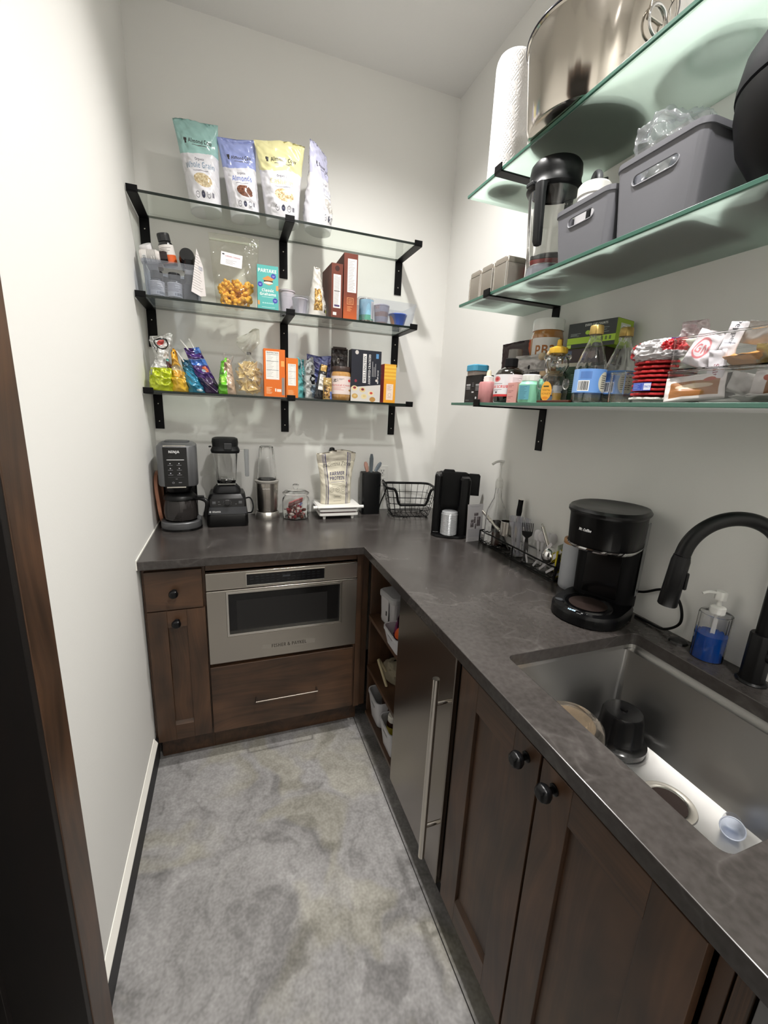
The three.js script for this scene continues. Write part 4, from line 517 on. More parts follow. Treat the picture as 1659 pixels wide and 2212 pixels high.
function pill(name, label, p, { r = 0.024, h = 0.09, body = 0x3a1d10, cap = 0xe6e3da, capH = 0.026, lab, tr: tm = 0.3, tilt = 0, tx = 0, ry = 0, group } = {}) {
  const t = T(name, label, 'bottle', p, ry, group); t.rotation.z = tilt; t.rotation.x = tx;
  m('bottle_body', lathe([[0, 0.001], [r * 0.92, 0.001], [r, 0.006], [r, h - capH - 0.012], [r * 0.78, h - capH - 0.001], [r * 0.76, h - capH]], 28), mk(body, 0.22, 0, { transmission: tm, thickness: 0, clearcoat: 0.5 }), t);
  const c = []; for (let i = 0; i < 5; i++) { c.push([r * 0.86, h - capH + capH * (0.12 + i * 0.16)], [r * 0.84, h - capH + capH * (0.2 + i * 0.16)]); }
  m('cap', lathe([[0, h - capH], [r * 0.85, h - capH], ...c, [r * 0.8, h], [0, h]], 28, 0.9), mk(cap, 0.45), t);
  if (lab) m('wrap_label', wrap(r + 0.0005, h * 0.08, (h - capH) * 0.84, 0), typeof lab === 'number' ? mk(lab, 0.5) : pm(lab, 0.5), t);
  return t;
}
pill('pill_bottle', 'brown bottle with white cap standing tall in the bottom shelf basket', [0.945, 0.1145, 0.775], { h: 0.188, r: 0.027, lab: 0x2b1a14 }); pill('pill_bottle', 'brown bottle with white cap and yellow label in the basket beside the fridge', [0.925, 0.1145, 0.895], { h: 0.145, r: 0.027, lab: 0xa9980f });
pill('pill_bottle', 'teal lidded jar deep inside the bottom shelf basket', [0.985, 0.1145, 0.725], { h: 0.125, r: 0.028, body: 0x1d3a44, cap: 0x24617a, lab: 0x7d7a22 });
// ---------- clear shelves: top ----------
const swirl = (g, w, h) => { };
function milkPouch(label, p, ry, rz, col, big, small, winCol, specks, size) {
  const t = T('nut_pouch', label, 'pouch', p, ry, 'stand-up pouches on the top clear shelf'); t.rotation.z = rz; t.rotation.x = size.rx ?? 0.06;
  m('bag', pouch({ w0: size.w0, w1: size.w1, h: size.h, d: size.d ?? 0.085, seed: size.seed, crumple: 0.0055, wave: 0.006, nu: 56, nv: 44, neck: (v) => 1 - 0.05 * Math.sin(v * 3.1) }), pm(tex(512, 768, (g, w, h) => {
    rect(g, '#e6e5ea', 0, 0, w, h); g.fillStyle = col; g.beginPath(); g.moveTo(0, 0); g.lineTo(w, 0); g.lineTo(w, 300); g.bezierCurveTo(w * 0.7, 250, w * 0.3, 340, 0, 280); g.fill();
    txt(g, 'Almond Cow', w * 0.56, 190, 50, '#33302f', 'bold', 'sans-serif', 'center', 290); rect(g, '#33302f', 86, 168, 34, 26); rect(g, '#33302f', 92, 194, 22, 22); rect(g, '#55514f', 180, 224, 210, 6);
    txt(g, 'Organic', w / 2, 350, 34, '#5c5a66'); txt(g, big, w / 2, 408, 74, small, 'bold', 'sans-serif', 'center', 400); rect(g, '#8b8994', 150, 456, 210, 6);
    g.save(); g.beginPath(); g.ellipse(w / 2 + 20, 540, 130, 58, 0.12, 0, 7); g.clip(); rect(g, winCol, 0, 440, w, 200); const R = rng(size.seed); for (let i = 0; i < 160; i++) disc(g, specks[i % specks.length], 130 + R() * 300, 480 + R() * 130, 7 + R() * 8, 4 + R() * 5); g.restore();
    g.strokeStyle = '#3a3944'; g.lineWidth = 5; for (const x of [170, 256, 342]) { disc(g, x === 256 ? '#2f3350' : '#e6e5ea', x, 662, 26); g.beginPath(); g.arc(x, 662, 26, 0, 7); g.stroke(); rect(g, '#8a8996', x - 12, 658, 24, 6); } rect(g, '#7d7c86', 390, 640, 30, 40);
  }), 0.22, { clearcoat: 0.6, clearcoatRoughness: 0.25 }), t);
  return t;
}
const L1 = LY[2] + 0.0005;
milkPouch('teal topped white pouch of whole grain oats on the top clear shelf', [0.274, L1, 0.13], -0.05, 0.085, '#a3cdc8', 'Whole Grain', '#8ea0b4', '#c9b794', ['#d9c9a4', '#b79f76', '#e4d6b6'], { w0: 0.12, w1: 0.168, h: 0.318, d: 0.12, seed: 3, rx: 0 });
milkPouch('periwinkle topped white pouch of almonds on the top clear shelf', [0.428, L1, 0.135], 0.03, 0.1, '#9aa6dc', 'Almonds', '#7383c4', '#6d4636', ['#7a4a36', '#5d3728', '#8d5a44'], { w0: 0.118, w1: 0.152, h: 0.288, d: 0.11, seed: 5, rx: 0 });
milkPouch('pale yellow topped white pouch of cashews on the top clear shelf', [0.58, L1, 0.155], -0.03, 0.03, '#ece6ae', 'Cashews', '#dcd5a6', '#cdb68c', ['#e6d8b4', '#b89a68', '#f0e6c8'], { w0: 0.135, w1: 0.21, h: 0.306, d: 0.115, seed: 7, rx: 0 });
milkPouch('pale lilac pouch turned sideways on to the others on the top clear shelf', [0.735, L1, 0.15], 0.8, 0.0, '#c9c9e4', 'Coconut', '#b4b4c8', '#b9b4b0', ['#e6e2dc', '#c4beb8'], { w0: 0.13, w1: 0.13, h: 0.325, seed: 9, d: 0.1, rx: 0 });
// ---------- clear shelves: middle ----------
const L2 = LY[1] + 0.0005;
{ const t = T('clear_bin', 'frosted clear plastic bin crammed with supplement bottles', 'bin', [0.137, L2, 0.128], 0.02);
  const g = cut(bin(0.214, 0.205, 0.02, 0.132, 0.0022, 0.93, 0.004), tr(loft([[0.09, 0.03, 0.008, 0.088], [0.098, 0.03, 0.008, 0.108]]), -0.002, 0, 0.1));
  m('bin_wall', g, clear(0xeef1f7, 0.3, 0.95), t);
}
const sup = (w) => tex(256, 128, (g) => { rect(g, '#e9e4e0', 0, 0, 256, 128); rect(g, w, 0, 70, 256, 58); lines(g, '#8b8580', 10, 14, 80, 5, 9, 3); lines(g, '#7a7470', 150, 20, 80, 4, 10, 3); });
const supPlain = tex(256, 128, (g) => { rect(g, '#dcd8d4', 0, 0, 256, 128); lines(g, '#6f6b68', 12, 12, 100, 10, 11, 4); lines(g, '#6f6b68', 140, 12, 100, 7, 11, 4); barcode(g, 190, 92, 56, 30); });
pill('supplement_bottle', 'black capped bottle with white and orange label leaning on top of the clear bin', [0.128, L2 + 0.134, 0.15], { r: 0.0275, h: 0.118, body: 0x0c0c0e, cap: 0x232326, capH: 0.028, lab: sup('#e2652a'), tr: 0, tilt: 0.2, tx: 0.1, group: 'supplement bottles in the clear bin' });
pill('supplement_bottle', 'white capped white bottle tilted up out of the clear bin', [0.07, L2 + 0.122, 0.1], { r: 0.0285, h: 0.1, body: 0xdcdadc, cap: 0xf0eef0, lab: 0xdcd9d8, tr: 0, tilt: 0.35, tx: 0.5, group: 'supplement bottles in the clear bin' });
pill('supplement_bottle', 'glossy black bottle lying on the clear bin showing its round base', [0.192, L2 + 0.158, 0.08], { r: 0.0325, h: 0.12, body: 0x0a0a0c, cap: 0x0a0a0c, tr: 0, tx: 1.42, tilt: 0, group: 'supplement bottles in the clear bin' });
pill('supplement_bottle', 'red and black ended white bottle lying across the rim of the clear bin', [0.02, L2 + 0.15, 0.172], { r: 0.026, h: 0.1, body: 0xe1dad6, cap: 0x241416, lab: supPlain, tr: 0, tilt: -1.45, group: 'supplement bottles in the clear bin' });
pill('supplement_bottle', 'small black capped bottle half hidden by a folded paper in the bin', [0.2, L2 + 0.09, 0.16], { r: 0.022, h: 0.08, body: 0x1b1b1e, cap: 0x0d0d0e, lab: 0xd7d3d0, tr: 0, tx: 0.5, group: 'supplement bottles in the clear bin' });
[[0.075, 0.18, supPlain], [0.14, 0.185, supPlain], [0.2, 0.185, 0x20222a], [0.09, 0.1, supPlain], [0.17, 0.1, 0x2a2c30]].forEach(([x, z, l], i) => pill('supplement_bottle', ['first upright white labelled bottle inside the clear bin by the side wall', 'middle upright white labelled bottle behind the slot of the clear bin', 'dark labelled bottle with barcode inside the clear bin', 'bottle buried at the back of the clear bin by the side wall', 'dark bottle buried at the back of the clear bin'][i], [x, L2 + 0.004, z], { r: 0.027, h: 0.098, body: 0x1d1d20, cap: 0x111113, lab: l, tr: 0, group: 'supplement bottles in the clear bin' }));
{ const t = T('folded_paper', 'white folded receipt standing in the end of the clear bin', 'paper', [0.226, L2 + 0.03, 0.215], 0.35); t.rotation.z = -0.06;
  const P = new THREE.BufferGeometry().setAttribute('position', new THREE.Float32BufferAttribute([-0.03, 0, 0.02, 0.004, -0.012, 0.026, -0.01, 0.165, 0.016, 0.004, -0.012, 0.026, 0.034, 0.0, 0.0, 0.022, 0.11, -0.004, -0.01, 0.165, 0.016, 0.004, -0.012, 0.026, 0.022, 0.11, -0.004], 3)); P.setAttribute('uv', new THREE.Float32BufferAttribute([0, 0, 0.5, 0, 0.4, 1, 0.5, 0, 1, 0, 0.9, 0.7, 0.4, 1, 0.5, 0, 0.9, 0.7], 2)); P.computeVertexNormals();
  m('sheet', P, mk(0xffffff, 0.85, 0, { side: THREE.DoubleSide, map: tex(128, 256, (g) => { rect(g, '#e4dfde', 0, 0, 128, 256); lines(g, '#b3adac', 12, 30, 100, 14, 15, 4); }) }), t); }
{ const t = T('popcorn_bag', 'clear zip bag of yellow popcorn with a white label', 'bag', [0.378, L2, 0.148], -0.05);
  m('film', pouch({ w0: 0.165, w1: 0.205, h: 0.29, d: 0.1, seed: 14, crumple: 0.007, bulge: 0.25 }), clear(0xfafaf6, 0.1, 0.98), t); m('zip', bx(-0.098, 0.098, 0.262, 0.27, -0.003, 0.003, 0.001), clear(0xdedfd6, 0.4, 0.6), t);
  const R = rng(77), gs = []; for (let i = 0; i < 260; i++) { const q = new THREE.IcosahedronGeometry(0.0068 + R() * 0.003, 1); const p = q.attributes.position; for (let k = 0; k < p.count; k++) { const s = 1 + 0.22 * N3(p.getX(k) * 260 + i * 3, p.getY(k) * 260, p.getZ(k) * 260); p.setXYZ(k, p.getX(k) * s, p.getY(k) * s, p.getZ(k) * s); } q.computeVertexNormals(); const v = R(); const y = 0.01 + v * 0.105, w = 0.066 * (0.85 + v * 0.2), d = 0.044 * (1 - v * 0.25); const x = (R() * 2 - 1), z = (R() * 2 - 1); gs.push(q.translate(x * w, y - 0.018 * x * x * v + 0.02 * (v > 0.7 ? R() - 0.5 : 0), z * d * Math.sqrt(1 - x * x * 0.6))); }
  const pc = m('popcorn', merge(gs), mk(0xf3b83e, 0.6, 0, {}), t, 'yellow popcorn pieces'); pc.userData.kind = 'stuff';
  m('bag_label', (() => { const g = new THREE.PlaneGeometry(0.085, 0.052); g.rotateX(-0.12); g.rotateZ(-0.1); return tr(g, -0.012, 0.185, 0.0405); })(), pm(tex(256, 156, (g) => { rect(g, '#f1eded', 0, 0, 256, 156); rect(g, '#3f3c44', 14, 20, 26, 16); txt(g, 'CARAMEL CHEDDAR', 140, 44, 22, '#a04a58', 'bold', 'sans-serif', 'center', 180); lines(g, '#9b949a', 60, 86, 150, 4, 14, 4); }), 0.6), t); }
// cartons: [w,h,d] with a printed front
function carton(name, label, [w, h, d], p, ry, { front, side, top, color = '#fff', group, rz = 0 }) {
  const t = T(name, label, 'box', p, ry, group); t.rotation.z = rz; const plain = mk(color, 0.55), f = front ? pm(front, 0.45) : plain, s = side ? pm(side, 0.45) : plain, tp = top ? mk(top, 0.55) : plain;
  m('carton', tr(new THREE.BoxGeometry(w, h, d), 0, h / 2, 0), [s, s, tp, plain, f, f], t);
  m('top_flap', bx(-w / 2 + 0.0005, w / 2 - 0.0005, h, h + 0.0008, -d / 2 + 0.001, d / 2 - 0.004, 0), tp, t); return t;
}
carton('cookie_box', 'teal cookie carton with a toasted sandwich picture', [0.087, 0.174, 0.045], [0.508, L2, 0.205], -0.02, { color: '#3f9c99', front: tex(256, 512, (g, w, h) => { rect(g, '#5bb5b0', 0, 0, w, h); txt(g, 'PARTAKE', 122, 62, 54, '#f3f1ea', 'bold', 'sans-serif', 'center', 236); for (const [x, y] of [[196, 118], [34, 222], [214, 398]]) { disc(g, '#4246a8', x, y, 30); rect(g, '#c9cdf0', x - 16, y - 6, 32, 4); rect(g, '#c9cdf0', x - 12, y + 4, 24, 4); } g.fillStyle = '#d6924e'; g.beginPath(); g.moveTo(60, 156); g.lineTo(128, 116); g.lineTo(206, 150); g.lineTo(140, 196); g.fill(); rect(g, '#3c2018', 78, 172, 110, 18); disc(g, '#f0e6d8', 132, 198, 56, 14); g.fillStyle = '#d6924e'; g.beginPath(); g.moveTo(76, 204); g.lineTo(140, 226); g.lineTo(196, 200); g.lineTo(140, 214); g.fill(); g.fillStyle = '#d99a5a'; g.fillRect(226, 220, 30, 60); g.fillRect(0, 410, 26, 50); txt(g, 'Classic', 126, 286, 46, '#f3f1ea'); txt(g, 'Grahams', 126, 330, 46, '#f3f1ea'); rect(g, '#d5ebe8', 50, 362, 150, 4); for (let i = 0; i < 6; i++) disc(g, '#bfe2de', 66 + i * 24, 434, 8); rect(g, '#d5ebe8', 50, 480, 160, 4); }) });
// clear tubs with cups
function tub(label, p, w, d, h) { const t = T('clear_tub', label, 'tub', p, 0.03, 'clear tubs on the middle clear shelf'); m('tub_wall', bin(w, d, 0.012, h, 0.0016, 0.9, 0.003), clear(0xf3f4f7, 0.14, 0.96), t); return t; }
tub('clear plastic tub holding two white lidded cups', [0.622, L2, 0.155], 0.135, 0.13, 0.078);
function cupx(label, p, r, h, bodyTex, lidC) { const t = T('snack_cup', label, 'cup', p, 0.4, 'cups in the clear tubs'); m('cup_wall', lathe([[0, 0.001], [r * 0.8, 0.001], [r, h - 0.006], [r * 1.06, h - 0.004], [r * 1.06, h], [r, h]], 32), bodyTex instanceof THREE.Texture ? pm(bodyTex, 0.45) : mk(bodyTex, 0.45), t); m('lid', lathe([[0, h], [r * 1.02, h], [r * 1.04, h + 0.002], [r * 0.9, h + 0.003], [0, h + 0.003]], 32), lidC, t); return t; }
const frostLid = clear(0xeae4e8, 0.3, 0.6);
cupx('white cup with dark lid seal standing tall in the clear tub', [0.6, L2 + 0.003, 0.12], 0.036, 0.105, 0xcfc6cc, frostLid); cupx('short white cup with black smear in front in the clear tub', [0.65, L2 + 0.003, 0.185], 0.034, 0.066, 0xd8d2d8, mk(0x2a2122, 0.3));
{ const t = T('dried_fruit_pouch', 'slim pouch of nuts with a clear window propped against the brown box', 'pouch', [0.727, L2, 0.18], 0.45); m('bag', pouch({ w0: 0.088, w1: 0.07, h: 0.21, d: 0.075, seed: 21, crumple: 0.005, neck: (v) => 1 - 0.55 * v }), pm(tex(256, 384, (g, w, h) => { rect(g, '#d8d4cc', 0, 0, w, h); rect(g, '#8a6a34', 20, 170, 110, 170); const R = rng(5); for (let i = 0; i < 120; i++) disc(g, ['#c79a4a', '#e1c486', '#8e6430', '#d8ae62'][i % 4], 24 + R() * 100, 176 + R() * 160, 8, 6); lines(g, '#8d8880', 150, 190, 90, 9, 14, 4); rect(g, '#3d3c40', 160, 326, 30, 24); rect(g, '#a9b84a', 200, 326, 30, 24); }), 0.3, { clearcoat: 0.5 }), t); }
const brownBox = (hh) => tex(128, 512, (g, w, h) => { rect(g, '#6b3426', 0, 0, w, h); rect(g, '#e9e4e0', 22, h * 0.2, 84, h * 0.62); for (let i = 0; i < 24; i++) rect(g, '#8d8784', 30, h * 0.23 + i * 12, 40 + (i * 29) % 30, 4); rect(g, '#2e2b2c', 30, h * 0.5, 68, 5); rect(g, '#4c3f6a', 34, h * 0.76, 60, 18); disc(g, '#3a1b14', 64, 46, 26); rect(g, '#e4dfdc', 20, h * 0.9, 40, 30); });
carton('snack_box', 'shorter brown snack carton standing narrow side out', [0.052, 0.222, 0.165], [0.803, L2, 0.158], 0.05, { color: '#54281d', front: brownBox(), side: tex(128, 128, (g) => { rect(g, '#5e2c20', 0, 0, 128, 128); }) , group: 'brown cartons on the middle clear shelf' });
carton('snack_box', 'taller brown and orange snack carton standing narrow side out', [0.064, 0.27, 0.19], [0.869, L2, 0.146], 0.0, { color: '#5a2c20', front: tex(128, 512, (g, w, h) => { const q = g.createLinearGradient(0, 300, 0, h); q.addColorStop(0, '#6e3425'); q.addColorStop(1, '#c25a24'); rect(g, '#6e3425', 0, 0, w, h); g.fillStyle = q; g.fillRect(0, 300, w, 212); rect(g, '#e6e1de', 34, 40, 84, 260); lines(g, '#a29c9a', 42, 56, 66, 20, 12, 4); g.strokeStyle = '#d89a6a'; g.lineWidth = 4; g.strokeRect(36, 344, 56, 50); for (let i = 0; i < 3; i++) rect(g, '#d89a6a', 46, 356 + i * 12, 36, 4); lines(g, '#d89a6a', 36, 412, 56, 4, 11, 4); }), group: 'brown cartons on the middle clear shelf' });
tub('long clear tray holding a can, a noodle cup and a blue tub', [1.062, L2, 0.14], 0.29, 0.17, 0.105);
{ const t = T('food_can', 'blue and green labelled can in the clear tray', 'can', [0.962, L2 + 0.003, 0.19]); m('can_wall', lathe([[0, 0.001], [0.033, 0.001], [0.034, 0.004], [0.034, 0.098], [0.033, 0.101], [0.031, 0.101], [0.031, 0.099], [0, 0.099]], 32), steelSmooth, t); m('wrap_label', wrap(0.0346, 0.006, 0.096, 1.2), pm(tex(512, 256, (g) => { rect(g, '#8fc3da', 0, 0, 512, 256); rect(g, '#5fa08a', 0, 190, 512, 66); for (const x of [0, 300]) { rect(g, '#e3e2e4', x + 20, 20, 110, 216); lines(g, '#8d8b90', x + 30, 34, 88, 14, 14, 4); } }), 0.4), t); }
{ const t = T('noodle_cup', 'clear walled noodle cup with orange lettering in the clear tray', 'cup', [1.04, L2 + 0.003, 0.185], 0.6); m('cup_wall', lathe([[0, 0.001], [0.027, 0.001], [0.035, 0.078], [0.0372, 0.08], [0.0372, 0.084], [0.033, 0.084]], 32), pm(tex(512, 256, (g) => { rect(g, '#dfdbe2', 0, 0, 512, 256); rect(g, '#cf8f72', 0, 170, 512, 14); rect(g, '#cf8f72', 0, 200, 512, 10); for (const x of [90, 346]) { rect(g, '#eadbd4', x - 74, 76, 148, 96); txt(g, 'Instant', x, 104, 44, '#bd6a4e'); txt(g, 'Lunch', x, 146, 44, '#bd6a4e'); } }), 0.4), t); m('lid', lathe([[0, 0.084], [0.0368, 0.084], [0.036, 0.0855], [0, 0.0855]], 32), mk(0xcfcbd6, 0.4), t); m('outer_sleeve', lathe([[0.031, 0.002], [0.0395, 0.082]], 32), clear(0xdcdde6, 0.15, 0.8), t); }
{ const t = T('pasta_tub', 'wide blue microwave tub in the clear tray', 'tub', [1.125, L2 + 0.003, 0.188], 0.2); m('tub_wall', lathe([[0, 0.001], [0.031, 0.001], [0.0435, 0.046], [0.046, 0.048], [0.046, 0.051], [0.043, 0.051]], 32), pm(tex(512, 128, (g) => { rect(g, '#3f5cb0', 0, 0, 512, 128); for (const x of [64, 320]) { disc(g, '#e39a52', x + 60, 104, 46, 26); txt(g, 'EASY', x, 40, 26, '#eef0fa'); txt(g, 'MAC', x, 66, 26, '#eef0fa'); } }), 0.35), t); m('lid', lathe([[0, 0.051], [0.0455, 0.051], [0.045, 0.0525], [0, 0.0525]], 32), mk(0x5a72bd, 0.4), t); }
// ---------- clear shelves: lowest ----------
const L3 = LY[0] + 0.0005;
function snack(name, label, p, ry, o, tx, ex = {}) { const t = T(name, label, 'bag', p, ry, 'open snack bags on the lowest clear shelf'); t.rotation.z = o.rz ?? 0; t.rotation.x = o.rx ?? 0; m('bag', pouch(o), pm(tx, 0.26, { clearcoat: 0.7, clearcoatRoughness: 0.2, metalness: 0.1, ...ex }), t); return t; }
const clip = (t, p, rz, col = 0xd5d4d2) => { m('bag_clip', (() => { const g = merge([box(0.05, 0.006, 0.007, 0, 0, 0.004, 0.002), box(0.05, 0.006, 0.007, 0, 0, -0.004, 0.002)]); g.rotateZ(rz); return tr(g, ...p); })(), mk(col, 0.4), t); };
snack('chip_bag', 'lime and white snack bag with a folded crumpled top', [0.066, L3, 0.165], 0.1, { w0: 0.1, w1: 0.085, h: 0.225, d: 0.1, seed: 31, crumple: 0.015, bulge: 0.5, wave: 0.012, neck: (v) => 1.05 - 0.5 * smooth(0.3, 0.62, v) + 0.45 * smooth(0.62, 0.9, v), rz: -0.03, nv: 56, nu: 64 }, tex(256, 512, (g, w, h) => { rect(g, '#d9d9d6', 0, 0, w, h); rect(g, '#c8d62c', 0, 300, w, 212); g.strokeStyle = '#1d1b1d'; g.lineWidth = 14; g.beginPath(); g.ellipse(130, 70, 84, 44, 0.5, 0, 7); g.stroke(); disc(g, '#c23b34', 120, 56, 40, 26); g.lineWidth = 10; g.beginPath(); g.moveTo(30, 60); g.lineTo(50, 150); g.lineTo(80, 90); g.stroke(); rect(g, '#2b8f86', 200, 216, 50, 22); rect(g, '#4a1d22', 190, 240, 60, 60); rect(g, '#8a938c', 10, 320, 26, 50); }));
snack('chip_bag', 'yellow snack bag rolled down with a twisted top', [0.137, L3, 0.17], 0.1, { w0: 0.07, w1: 0.044, h: 0.168, d: 0.085, bulge: 0.6, seed: 33, crumple: 0.011, wave: 0.01, neck: (v) => 1.1 - 0.55 * smooth(0.45, 0.8, v), lean: [-0.12, 0] }, tex(256, 512, (g, w, h) => { rect(g, '#d9a53a', 0, 0, w, h); rect(g, '#b9aa8a', 0, 190, w, 60); rect(g, '#e6b93c', 0, 330, w, 182); rect(g, '#e2a416', 0, 0, w, 110); g.strokeStyle = '#5a4a1c'; g.lineWidth = 6; g.beginPath(); g.moveTo(0, 320); g.lineTo(w, 352); g.stroke(); rect(g, '#2e2618', 90, 40, 40, 26); }));
{ const t = snack('chip_bag', 'teal blue snack bag slumped sideways between yellow and purple bags', [0.202, L3, 0.165], 0.05, { w0: 0.08, w1: 0.05, h: 0.135, d: 0.09, seed: 35, crumple: 0.011, wave: 0.006, lean: [-0.3, 0], neck: (v) => 1.05 - 0.3 * v, bulge: 0.6 }, tex(256, 256, (g, w, h) => { rect(g, '#2f86a6', 0, 0, w, h); rect(g, '#1f5d78', 0, 0, w, 60); for (let i = 0; i < 5; i++) disc(g, '#174a62', 60 + i * 12, 46, 16, 10); disc(g, '#d9ecf2', 170, 236, 40, 10); })); clip(t, [-0.06, 0.146, 0.01], -1.0); }
{ const t = snack('chip_bag', 'purple and blue snack bag leaning over with pale clips', [0.265, L3, 0.16], 0.05, { w0: 0.085, w1: 0.07, h: 0.185, d: 0.085, seed: 37, crumple: 0.011, bulge: 0.5, wave: 0.006, lean: [-0.42, 0], neck: (v) => 1 - 0.15 * v }, tex(256, 512, (g, w, h) => { rect(g, '#45246e', 0, 0, w, h); g.fillStyle = '#3b6fc0'; g.fillRect(0, 120, w, 70); rect(g, '#9fb6dc', 0, 118, w, 8); disc(g, '#c9643c', 186, 236, 44, 34); disc(g, '#a9bcc9', 150, 250, 26, 18); rect(g, '#331a45', 0, 330, w, 182); g.strokeStyle = '#cfc4d8'; g.lineWidth = 5; g.beginPath(); g.moveTo(70, 360); g.lineTo(190, 490); g.lineTo(240, 440); g.stroke(); rect(g, '#4e7cc6', 150, 0, 106, 60); })); clip(t, [-0.105, 0.196, 0.0], -0.9); clip(t, [-0.075, 0.2, 0.0], -1.1); }
{ const t = snack('chip_bag', 'bright green snack bag pinched at the top with metal clips', [0.326, L3, 0.17], -0.1, { w0: 0.078, w1: 0.056, h: 0.15, d: 0.09, seed: 39, crumple: 0.009, wave: 0.008, neck: (v) => 1.05 - 0.3 * v, bulge: 0.6 }, tex(256, 512, (g, w, h) => { rect(g, '#6fc42e', 0, 0, w, h); rect(g, '#c2ab96', 150, 0, 106, h); rect(g, '#8a6f5c', 90, 60, 60, 120); rect(g, '#5ba02a', 0, 190, 120, 40); disc(g, '#9cdb4e', 70, 300, 60, 50); })); clip(t, [-0.008, 0.15, 0.0], 1.5, 0xa39c96); clip(t, [0.022, 0.142, 0.0], 1.25, 0xa39c96); }
{ const t = T('tortilla_chip_bag', 'clear cellophane bag of yellow tortilla chips tied at the neck', 'bag', [0.424, L3, 0.155]);
  m('film', pouch({ w0: 0.11, w1: 0.09, h: 0.27, d: 0.1, seed: 44, crumple: 0.013, wave: 0.02, nv: 64, nu: 64, bulge: 0.5, neck: (v) => 1.1 + 0.1 * Math.sin(v * 5) - 0.92 * smooth(0.5, 0.62, v) + 1.0 * smooth(0.64, 0.86, v) }), clear(0xf6f6f2, 0.12, 0.9, { ior: 1.7 }), t); m('tie', tr(box(0.02, 0.012, 0.012, 0.03 * 0, 0.185, 0.0, 0.004)), mk(0x2c2c36, 0.4), t);
  const R = rng(51), gs = []; for (let i = 0; i < 84; i++) { const s = 0.0175 + R() * 0.006; const q = prism([[-s, -s * 0.7], [s, -s * 0.7], [0, s]], 0.0018, 0.0006); const p = q.attributes.position; for (let k = 0; k < p.count; k++) p.setZ(k, p.getZ(k) + 6 * p.getX(k) * p.getX(k) * (i % 2 ? 1 : -1)); q.rotateZ(R() * 6); q.rotateX((R() - 0.5) * 1.5); q.rotateY((R() - 0.5) * 1.9); q.computeVertexNormals(); const v = R(), a = R() * 6.28, rr = Math.sqrt(R()); gs.push(q.translate(Math.cos(a) * rr * 0.034 * (1 + 0.2 * Math.sin(v * 3)), 0.022 + v * 0.115, Math.sin(a) * rr * 0.024 * (1.2 - v * 0.5))); }
  const ch = m('tortilla_chips', merge(gs), mk(0xe9cb86, 0.7), t, 'yellow tortilla chips'); ch.userData.kind = 'stuff'; }
const orangeBox = (sd) => tex(256, 512, (g, w, h) => { rect(g, '#e2701f', 0, 0, w, h); facts(g, 24, 24, 160, 300); rect(g, '#f0b060', 206, 120, 40, 60); rect(g, '#8d8a88', 214, 300, 34, 190); lines(g, '#f4d3a8', 26, 410, 80, 6, 13, 5); rect(g, '#f2e8dc', 130, 420, 16, 34); rect(g, '#f2e8dc', 154, 426, 52, 30); });
carton('cracker_box', 'tall orange cracker carton showing nutrition facts', [0.093, 0.205, 0.06], [0.531, L3, 0.195], -0.02, { color: '#cf6118', front: orangeBox(1), group: 'orange cartons on the lowest clear shelf' });
carton('cracker_box', 'short orange cracker carton showing nutrition facts', [0.054, 0.172, 0.12], [0.606, L3, 0.172], 0.02, { color: '#cf6118', front: tex(256, 768, (g, w, h) => { rect(g, '#e2761f', 0, 0, w, h); facts(g, 40, 110, 170, 420); lines(g, '#f4c894', 40, 620, 150, 8, 14, 5, 8); }), group: 'orange cartons on the lowest clear shelf' });
{ const t = T('teal_pouch', 'teal pouch standing edge on beside the orange cartons', 'pouch', [0.656, L3, 0.165], 1.15); m('bag', pouch({ w0: 0.11, w1: 0.1, h: 0.175, d: 0.034, seed: 61, crumple: 0.007, wave: 0.01 }), pm(tex(256, 384, (g, w, h) => { rect(g, '#5aa7a8', 0, 0, w, h); rect(g, '#cfd6d6', 100, 0, 60, 250); rect(g, '#2e5a5c', 20, 40, 50, 60); lines(g, '#d5e6e6', 170, 90, 70, 8, 18, 4); }), 0.3, { clearcoat: 0.5 }), t); }
{ const t = T('foil_pouch', 'silver and black foil pouch with an open curled lip', 'pouch', [0.696, L3, 0.175], 1.0); m('bag', pouch({ w0: 0.08, w1: 0.095, h: 0.18, d: 0.036, seed: 63, crumple: 0.008, wave: 0.012 }), pm(tex(256, 384, (g, w, h) => { rect(g, '#b9bcbb', 0, 0, w, h); rect(g, '#17191b', 90, 150, 110, 90); disc(g, '#cfd3d4', 140, 190, 34, 18); rect(g, '#9fb4c4', 70, 250, 150, 120); lines(g, '#5b6870', 90, 270, 110, 7, 14, 5); }), 0.22, { metalness: 0.4 }), t); }
{ const t = T('bar_pack', 'narrow black snack pack with a white facts panel leaning over', 'packet', [0.735, L3, 0.2], 0.1); t.rotation.z = -0.17; m('sleeve', pouch({ w0: 0.046, w1: 0.04, h: 0.16, d: 0.026, seed: 65, crumple: 0.004 }), pm(tex(128, 384, (g, w, h) => { rect(g, '#15161a', 0, 0, w, h); rect(g, '#c7a15c', 20, 0, 88, 70); facts(g, 24, 110, 84, 170); }), 0.3, { clearcoat: 0.5 }), t); }
{ const t = T('purple_pouch', 'blue and purple pouch with a crumpled top behind the gold nut pouch', 'pouch', [0.758, L3, 0.085], -0.1); m('bag', pouch({ w0: 0.1, w1: 0.12, h: 0.205, d: 0.05, seed: 67, crumple: 0.011, wave: 0.014 }), pm(tex(256, 384, (g, w, h) => { rect(g, '#5b5f96', 0, 0, w, h); rect(g, '#45406e', 0, 40, w, 60); rect(g, '#8d94c4', 160, 0, 60, 260); rect(g, '#4b4f86', 30, 150, 90, 200); lines(g, '#cfd2ee', 40, 160, 60, 6, 20, 5); }), 0.28, { clearcoat: 0.5 }), t); }
